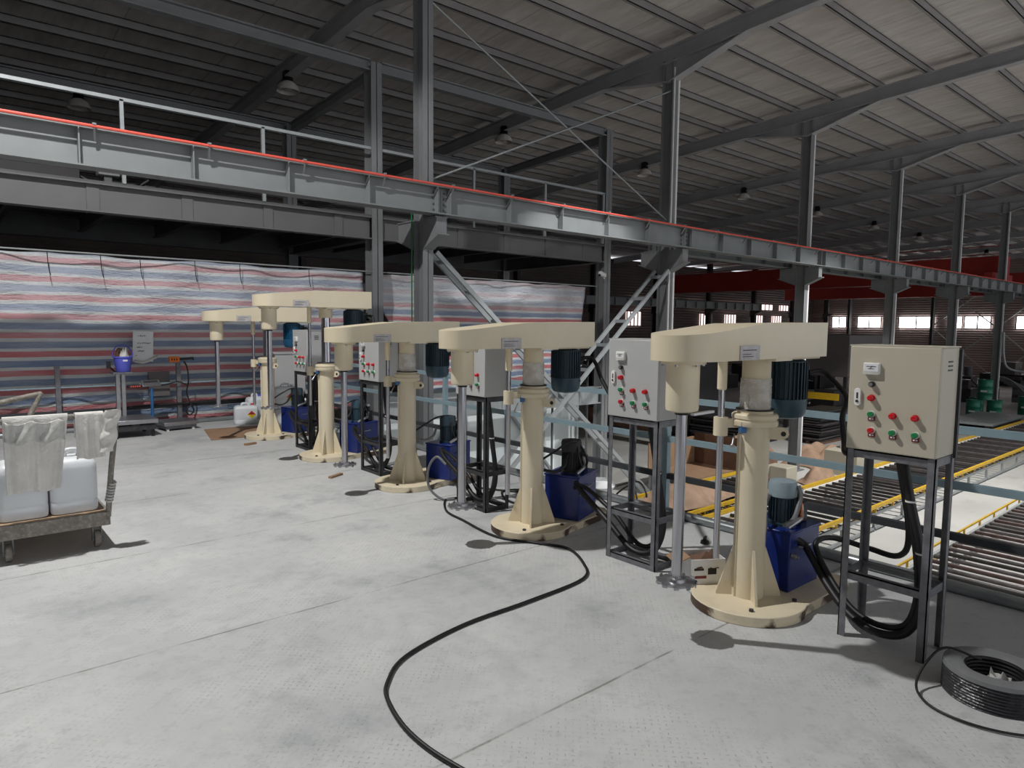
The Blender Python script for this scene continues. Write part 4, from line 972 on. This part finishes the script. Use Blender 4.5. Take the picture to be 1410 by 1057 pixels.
# cans, cardboard and oddments by the farthest mixer
jug('white can with a red and yellow diamond label, left of the farthest mixer column', (3.74, 11.0, 0), (.36, .26, .30), -.25, 'red', True)
jug('white can with a diamond label standing on another can behind the farthest mixer', (4.12, 10.30, .30), (.34, .26, .34), -.35, 'white_pl', True)
jug('lower white can with a diamond label behind the farthest mixer', (4.12, 10.30, 0), (.34, .26, .30), -.35, 'white_pl', True)
jug('white can with a blue cap glimpsed behind the farthest mixer column', (3.92, 11.1, 0), (.26, .22, .42), 0, 'bucket', False)
tag(MB().prism([(2.80, 9.62), (3.22, 9.60), (3.30, 9.70), (3.85, 10.0), (3.80, 10.55), (3.62, 10.62), (3.0, 10.66)], .002, .008).build('cardboard_sheet', 'cardboard'), 'flat brown cardboard sheet on the floor by the farthest mixer', 'cardboard')
tag(MB().cbox((3.10, 8.98, .014), (.16, .05, .026), .3).build('wood_block', 'cardboard'), 'small reddish wood block on the floor before the farthest mixer', 'block')
tag(MB().cbox((3.14, 6.55, .012), (.20, .04, .02), .5).build('wood_block', 'cardboard'), 'small reddish wood block on the floor left of the middle mixer', 'block')
r = thing('carton', 'small open printed carton on the base plate of the nearest mixer, filled with brown scraps', 'box', (3.535, 2.34, .0), -.55)
r.scale = (1.2, 1.1, 1.35)
MB().box(-.09, .09, -.085, -.080, .0, .155).box(-.09, .09, .080, .085, .0, .155).box(-.09, -.085, -.08, .08, .0, .155).box(.085, .09, -.08, .08, .0, .155).box(-.09, .09, -.08, .08, 0, .01).build('walls', 'paper', r)
MB().cbox((-.13, 0, .150), (.08, .15, .004), 0, -.4).build('flap', 'cardboard', r)
MB().cbox((0.02, -.0865, .10), (.045, .002, .028)).cbox((-.05, -.0865, .11), (.05, .002, .01)).build('printed_marks', 'ink', r); MB().cbox((-.04, -.0865, .075), (.06, .002, .012)).build('printed_band', 'plate_red', r)
b = MB(); b.grid(crumple(7, (.16, .15), .07, 5), 7, 7); b.build('scraps', 'kraft_d', r, loc=(0, 0, .11))
r = thing('knob', 'small black knob on the floor behind the nearest mixer shaft', 'knob', (4.29, 2.82, 0)); MB().lathe([(.0, .045), (.012, .045), (.014, .03), (.03, .02), (.034, .0)], n=16).cbox((0, 0, .045), (.07, .014, .008), .4).build('knob', 'black', r)
for (x, y, s) in ((2.98, 5.95, .9), (2.86, 6.1, 1.2), (2.72, 6.05, .6)):
    pass

# ---------------------------------------------------------------- hall floor: roller conveyors
def conveyor(label, x0, x1, y0, y1, zt, pitch, rmat, near, far, loc_group=None, zig=False):
    r = thing('roller_conveyor', label, 'conveyor', (x0, y0, G0)); L = x1 - x0; W = y1 - y0; h = zt - G0
    n = int(L / pitch)
    for i in range(min(n, 98)):
        x = .1 + i * pitch * max(1, n / 98.0); m = rmat[i % len(rmat)]
        MB().cyl((x, .03, h), (x, W - .03, h), .036, n=12).cyl((x, -.06, h), (x, .03, h), .014, n=8).build('roller', m, r)
    MB().box(0, L, -.02, .03, h - .12, h - .045).build('side_channel', near, r); MB().box(0, L, W - .03, W + .02, h - .10, h + .03).build('side_channel', far, r)
    for i in range(int(L / 1.5) + 1):
        for y in (.0, W): MB().box(i * 1.5, i * 1.5 + .05, y - .025, y + .025, 0, h - .1).build('leg', 'galv', r)
    MB().bar((0, 0, .06), (L, 0, .06), .05).bar((0, W, .06), (L, W, .06), .05).build('floor_runner', 'galv', r)
    z = h + .12
    for yy in ((W + .04,) if zig else (-.02, W + .04)):
        q = MB().bar((0, yy, z - (.04 if not zig else 0)), (L, yy, z - (.04 if not zig else 0)), .03 if zig else .06, .03 if zig else .07)
        q.build('guide_rail', 'yellow', r)
        for i in range(int(L / .9)): MB().bar((i * .9, yy, z), (i * .9 + .02, yy, h - .05), .03).bar((i * .9, yy, h - .04), (i * .9 + .02, yy + .12 * (1 if yy < .5 else -1), h - .04), .03).build('rail_bracket', 'yellow', r)
    return r
conveyor('nearest roller conveyor at the right edge, grey rusty rollers below the platform rail', 10.6, 40, 1.6, 3.85, -2.15, .30, ('roller', 'roller_rust', 'roller', 'roller_dark'), 'galv', 'galv', zig=True)
conveyor('long roller conveyor with dark rollers and yellow guides, in the middle distance', 10.2, 44, 5.65, 7.35, -2.15, .34, ('roller_dark', 'roller', 'roller_dark'), 'galv', 'white_pl')
conveyor('roller conveyor under loose kraft paper, seen behind the nearest mixer shaft', 9.0, 15.4, 7.75, 9.2, -2.15, .22, ('roller_dark', 'roller'), 'galv', 'galv')
# cartons, paper and boards on the hall floor
r = thing('carton', 'large open brown carton with a raised back panel, right of the second cabinet stand', 'box', (13.7, 9.45, G0 + .5), -.0)
MB().box(0, 2.0, 0, 1.3, 0, .03).build('bottom', 'cardboard', r); MB().box(.0, 2.0, 1.28, 1.31, 0, .75).build('back_panel', 'cardboard', r); MB().box(1.98, 2.0, -.2, 1.3, 0, .85).build('side_panel', 'kraft_d', r)
MB().box(0, .06, 0, .06, -.5, 0).box(1.9, 1.96, 0, .06, -.5, 0).box(0, .06, 1.2, 1.26, -.5, 0).box(1.9, 1.96, 1.2, 1.26, -.5, 0).build('rest', 'galv', r)
def heap(label, loc, s, h, seed, m='kraft', nx=26, rz=0):
    rr = random.Random(seed); P = [(rr.uniform(2, 9), rr.uniform(2, 9), rr.uniform(0, 6)) for _ in range(5)]; c = [(rr.uniform(.25, .75), rr.uniform(.25, .75), rr.uniform(.25, .4)) for _ in range(4)]
    def f(u, v):
        e = min(u, v, 1 - u, 1 - v); t = min(1, e * 5)
        b_ = max(math.exp(-((u - a) ** 2 + (v - d) ** 2) / (w * w)) for a, d, w in c)
        r_ = sum(abs(sin(u * p_ + v * q_ + w)) for p_, q_, w in P) / 5
        return ((u - .5) * s[0] * (1 + .12 * sin(v * 9 + seed)), (v - .5) * s[1] * (1 + .12 * sin(u * 8 + seed)), h * t * b_ * (.25 + .95 * r_) + .02)
    b = MB(); b.grid(f, nx, nx); b.sm = [False] * len(b.sm)
    return tag(b.build('kraft_paper', m, loc=loc, rz=rz, solid=.01), label, 'paper')
heap('crumpled kraft paper heaped on the conveyor behind the nearest mixer shaft', (12.4, 8.48, -2.12), (3.0, 1.05), .42, 11)
heap('loose pale kraft paper at the left end of that conveyor, before the second cabinet', (10.0, 8.48, -2.12), (1.4, 1.0), .3, 12)
heap('crumpled brown paper heap just right of the column behind the nearest mixer', (20.9, 9.75, G0), (2.2, 1.3), .6, 13)
heap('crumpled brown paper pile left of the column behind the nearest mixer', (19.6, 11.7, G0), (2.2, 1.8), .85, 14)
heap('dark brown paper scraps low behind the nearest mixer column', (17.4, 9.9, G0), (1.8, 1.1), .8, 15, 'kraft_d')
heap('pale brown paper lying in front of the pale carton', (18.3, 8.55, G0), (1.3, .8), .45, 16)
r = thing('carton', 'pale flat topped carton beside the paper heap, a blue clamp on it', 'box', (19.6, 8.05, G0)); MB().box(0, 1.9, 0, .95, 0, .70).build('body', 'cab_a', r, bevel=.02); MB().cbox((.9, .5, .71), (.5, .3, .02)).build('top_tape', 'cardboard', r)
r = thing('clamp', 'small blue bent clamp lying on the pale carton', 'clamp', (20.4, 8.7, G0 + .70)); MB().tube([(-.2, 0, .02), (-.2, 0, .28), (.05, .1, .3), (.15, .1, .1), (.3, .1, .03)], .05).build('clamp', 'tank', r)
r = thing('junction_box', 'cream square box against the foot of the column behind the nearest mixer', 'box', (16.0, 8.25, G0)); MB().box(0, .55, 0, .45, 0, .72).build('body', 'cab_a', r, bevel=.02); MB().box(-.2, .55, .45, .6, .5, .70).build('arm', 'cab_a', r)
for i in range(13):
    rr = random.Random(i); m = ('iron_dark', 'roller', 'machine_dark')[i % 3]
    tag(MB().cbox((25.3 + rr.uniform(-.12, .12), 11.75 + rr.uniform(-.05, .1), G0 + .12 + i * .088), (2.3, 1.1, .05), rr.uniform(-.04, .04)).build('board', m), 'dark board in the stacked pile right of the nearest mixer motor', 'board', 'boards stacked behind the nearest mixer motor')
MB_ = None
r = thing('pallet', 'low dark pallet under the pile of stacked boards', 'pallet', (25.3, 11.75, G0)); MB().box(-1.1, 1.1, -.5, -.4, 0, .09).box(-1.1, 1.1, .4, .5, 0, .09).box(-1.1, 1.1, -.05, .05, 0, .09).build('runners', 'kraft_d', r)
for i in range(9):
    rr = random.Random(i + 40)
    tag(MB().cbox((22.6 + rr.uniform(-.1, .1), 13.75, G0 + .036 + i * .11), (2.5, 2.1, .07), rr.uniform(-.03, .03)).build('board', 'machine_dark'), 'black board in the low stack behind the nearest mixer shaft', 'board', 'black boards stacked behind the nearest mixer shaft')
r = thing('machine_housing', 'big brown grey sheet metal enclosure, its corner between the nearest mixer and cabinet', 'machine', (27.2, 11.7, G0))
MB().box(0, 3.2, 0, 2.7, 2.3, 3.95).build('hood', 'enclosure', r, bevel=.02); MB().box(.02, 3.2, 2.7, 3.6, 2.2, 3.95).build('side_hood', 'machine_dark', r)
for x in (.1, 3.0):
    for y in (.1, 2.5): MB().box(x, x + .12, y, y + .12, 0, 2.3).build('leg', 'machine_dark', r)
MB().box(.3, 2.9, .4, 2.4, 0, 1.1).cbox((.6, 1.0, 1.4), (.8, .8, .6)).build('bed', 'machine_dark', r)
MB().box(-.04, 0, .3, 2.6, 1.35, 1.62).build('guard_bar', 'yellow', r, label='yellow guard bar')
r = thing('machine_housing', 'long dark machine behind the chrome shaft of the nearest mixer', 'machine', (21.6, 15.0, G0))
MB().box(0, 2.0, 0, 5.0, .5, 3.3).build('hood', 'machine_dark', r, bevel=.03); MB().box(.2, 1.8, .2, 4.8, 0, .5).build('plinth', 'machine_dark', r)
MB().box(-.05, 0, .2, .45, 1.1, 1.6).build('control_box', 'yellow', r, label='small yellow box'); MB().box(-.06, 0, .0, 5.0, 1.5, 1.56).box(-.06, 0, 0, 5.0, .9, .96).build('edge_strip', 'paint_dark', r)
# crates and bits seen through the second cabinet stand
r = thing('timber_stack', 'reddish brown timber baulks beyond the second cabinet stand', 'timber', (19.2, 14.5, G0)); MB().box(0, .6, 0, 3.6, .5, 1.1).box(0, .6, 0, 3.6, 1.15, 1.65).box(.1, .5, .2, .5, 0, .5).box(.1, .5, 3, 3.3, 0, .5).build('baulks', 'kraft_d', r, bevel=.02)
r = thing('sack_pile', 'pale sacks with red print on the hall floor, seen under the second cabinet', 'sack', (11.8, 10.35, G0))
for k, (x, y, z) in enumerate(((0, 0, .16), (.1, .75, .16), (.05, .35, .45))): MB().lathe([(.0, -.15), (.28, -.13), (.36, 0), (.28, .13), (0, .16)], c=(x, y, z), n=20).build('sack', 'paper', r)
MB().box(-.37, -.30, -.1, .1, .05, .28).box(-.36, -.30, .6, .8, .05, .28).build('red_print', 'plate_red', r)
hose('thin black wires tangled over the sacks below the platform', [(11.2, 9.0, -2.2), (11.3, 9.3, -1.8), (11.2, 9.8, -2.3), (11.3, 9.2, -2.5), (11.2, 8.8, -2.0), (11.3, 9.1, -1.7), (11.3, 9.7, -1.9)], .02, name='cable')
# drums at the far right
def drum(loc, label, group=None):
    r = thing('steel_drum', label, 'drum', loc, 0, group)
    MB().lathe([(.0, .02), (.29, .02), (.30, 0), (.31, .02), (.30, .04), (.30, .30), (.315, .32), (.30, .34), (.30, .60), (.315, .62), (.30, .64), (.30, .90), (.31, .93), (.30, .95), (.28, .93), (0, .93)], n=28).build('barrel', 'drum', r)
    MB().box(-.302, -.298, -.16, .10, .38, .46).build('label', 'paper', r); MB().cyl((.1, .1, .93), (.1, .1, .955), .04).build('bung', 'steel', r)
    return r
drum((37.0, 10.1, G0), 'front lower green drum left of the column at the right edge'); drum((37.5, 9.4, G0), 'lower green drum partly behind the column at the right edge')
drum((38.3, 10.35, G0), 'green drum standing behind the front two at the right edge'); drum((37.25, 9.75, G0 + .955), 'upper green drum stacked on the lower ones at the right edge'); drum((41.0, 9.0, G0 + .0), 'green drum right of the last column, beside pale hoses')
r = thing('fabric_roll', 'long olive green roll lying on a low pallet, left of the green drums', 'roll', (35.6, 11.5, G0)); MB().cyl((0, -.6, .62), (0, 2.0, .62), .26, n=24).build('roll', 'olive', r); MB().box(-.5, .5, -.8, 2.2, .0, .36).build('pallet', 'cab_b', r)
r = thing('pallet_table', 'pale flat slab on dark runners in front of the last column', 'table', (31.5, 7.9, G0)); MB().box(0, 4.5, 0, 1.7, .42, .52).build('slab', 'galv', r); MB().box(.1, 4.4, .1, .3, 0, .42).box(.1, 4.4, 1.4, 1.6, 0, .42).build('runner', 'iron_dark', r)
r = thing('pallet_table', 'pale flat slab on the floor left of the green drums', 'table', (31.0, 10.6, G0)); MB().box(0, 3.0, 0, 2.0, .05, .18).build('slab', 'galv', r); MB().box(.1, 2.9, .1, .3, 0, .05).build('runner', 'iron_dark', r)
for i in range(6):
    hose('pale grey hose arching down beside the last column at the right edge', [(39.6 + .2 * i, 10.2 - .1 * i, -.6 - .1 * i), (39.7 + .2 * i, 9.4 - .15 * i, -.8 - .12 * i), (39.8 + .2 * i, 8.6 - .1 * i, -1.6), (39.9 + .2 * i, 8.0, G0 + .05)], .04, 'hose_grey', group='pale hoses by the last column')
hose('pale tube curving out from the last column to the right edge', [(38.75, 9.55, 1.5), (38.8, 9.5, .4), (38.9, 9.3, -.2), (39.2, 8.6, -.35), (39.5, 7.4, -.3), (39.6, 6.5, -.2)], .05, 'galv')
# distant machinery
rr = random.Random(21)
for i, (x, y, w, d, h) in enumerate(((50, 17, 3, 3, 2.6), (54, 15, 2, 2.5, 2.0), (58, 19, 3, 2, 2.8), (46, 22, 3, 3, 2.0), (61, 13.5, 3, 3, 1.8), (48, 26, 2.5, 3, 2.6), (53, 30.6, 3, 2, 2.2), (40, 26, 3, 3, 1.9), (62, 25, 3, 3, 2.4))):
    r = thing('far_machine', 'distant dark workshop machine on the far hall floor', 'machine', (x, y, G0), rr.uniform(-.2, .2), 'distant machines')
    MB().box(0, w, 0, d, 0, h * .5).build('bed', 'machine_dark', r); MB().box(w * .2, w * .6, d * .3, d * .7, h * .5, h).build('head', 'enclosure', r)
    MB().cyl((w * .8, d * .2, h * .5), (w * .8, d * .2, h * .8), .25).build('motor', 'paint_dark', r); MB().box(-.4, 0, .2, d * .5, h * .3, h * .42).build('tray', 'roller', r)
for i in range(5):
    r = thing('far_rack', 'distant low rack of pale stock on the far hall floor', 'rack', (43.5 + i * 4.5, 8.0 + (i % 2) * 2.2, G0), .1 * i, 'distant stock racks')
    MB().box(0, 3.2, 0, 1.0, .3, .45).box(0, 3.2, 0, 1.0, .75, .88).build('shelf', 'roller', r); MB().box(0, .1, 0, 1, 0, 1.1).build('upright', 'paint_dark', r); MB().box(3.1, 3.2, 0, 1, 0, 1.1).build('upright', 'paint_dark', r)

for i, (x, y, h, m) in enumerate(((45.5, 12.6, 1.3, 'roller'), (47.2, 13.8, 1.9, 'cab_b'), (49.5, 12.2, 1.1, 'kraft_d'), (44.2, 14.9, 1.0, 'enclosure'), (52.5, 5.6, 1.6, 'galv'), (47.0, 17.6, 1.2, 'roller'), (41.6, 12.2, .7, 'machine_dark'))):
    r = thing('far_machine', 'distant pale workshop machine beyond the green drums', 'machine', (x, y, G0), .3 * i, 'distant pale machines')
    MB().box(0, 1.6, 0, 1.0, 0, h * .6).build('bed', 'machine_dark', r); MB().box(.2, .7, .2, .8, h * .6, h).cyl((1.1, .5, h * .6), (1.1, .5, h * .95), .18).build('head', m, r); MB().bar((.4, .1, h), (1.5, .1, h * .7), .08).build('arm', m, r)
hose('pale crumpled sheeting and hose between the olive roll and the drums', [(36.2, 13.2, -1.9), (36.4, 12.5, -1.2), (36.6, 11.6, -1.1), (36.8, 10.9, -1.6), (36.6, 10.8, -2.2)], .16, 'film', 'sheeting')

# ---------------------------------------------------------------- light
def light(kind, name, loc, e, col=(1, 1, 1), size=.1, rot=None, **kw):
    l = bpy.data.lights.new(name, kind); l.energy = e; l.color = col
    if kind == 'POINT' or kind == 'SPOT': l.shadow_soft_size = size
    for k, v in kw.items(): setattr(l, k, v)
    o = bpy.data.objects.new(name, l); COL.objects.link(o); o.location = loc
    if rot: o.rotation_euler = rot
    return o
light('SPOT', 'key_lamp', (KEY[0], KEY[1], KEY[2] + .08), 1950, (1, .985, .96), .10, spot_size=2.75, spot_blend=.12)
light('SPOT', 'hall_lamp', (HALL[0], HALL[1], HALL[2] + .08), 4600, (1, .985, .96), .10, spot_size=2.05, spot_blend=.25)
tgt = (Vector((9.6, 12.3, -2.0)) - Vector(PANEL)).to_track_quat('-Z', 'Y').to_euler()
light('SPOT', 'panel_fill', (PANEL[0], PANEL[1], PANEL[2] + .05), 2100, (1, .99, .98), .10, tgt, spot_size=.68, spot_blend=.5)  # narrow added beam aimed at the panel wall
w = bpy.data.worlds.new('world'); S.world = w; w.use_nodes = True
bg = w.node_tree.nodes['Background']; bg.inputs[0].default_value = (.92, .95, 1.0, 1); bg.inputs[1].default_value = .98

# ---------------------------------------------------------------- camera
yaw, pitch, roll_, F = 0.703882, 0.0858562, 0.0093447, 933.87
f = Vector((sin(yaw) * cos(pitch), cos(yaw) * cos(pitch), -sin(pitch)))
r0 = Vector((cos(yaw), -sin(yaw), 0)); u0 = r0.cross(f)
rx = r0 * cos(roll_) + u0 * sin(roll_); uy = -r0 * sin(roll_) + u0 * cos(roll_)
cam = bpy.data.cameras.new('camera'); co = bpy.data.objects.new('camera', cam); COL.objects.link(co)
m = Matrix((rx, uy, -f)).transposed().to_4x4(); m.translation = Vector((0, 0, 1.6)); co.matrix_world = m
cam.sensor_fit = 'HORIZONTAL'; cam.sensor_width = 36; cam.lens = F / 1410 * 36; cam.clip_end = 300; cam.clip_start = .05
S.camera = co
S.view_settings.view_transform = 'Standard'; S.view_settings.look = 'None'; S.view_settings.gamma = 1
S.view_settings.use_curve_mapping = False; S.view_settings.exposure = 0.0
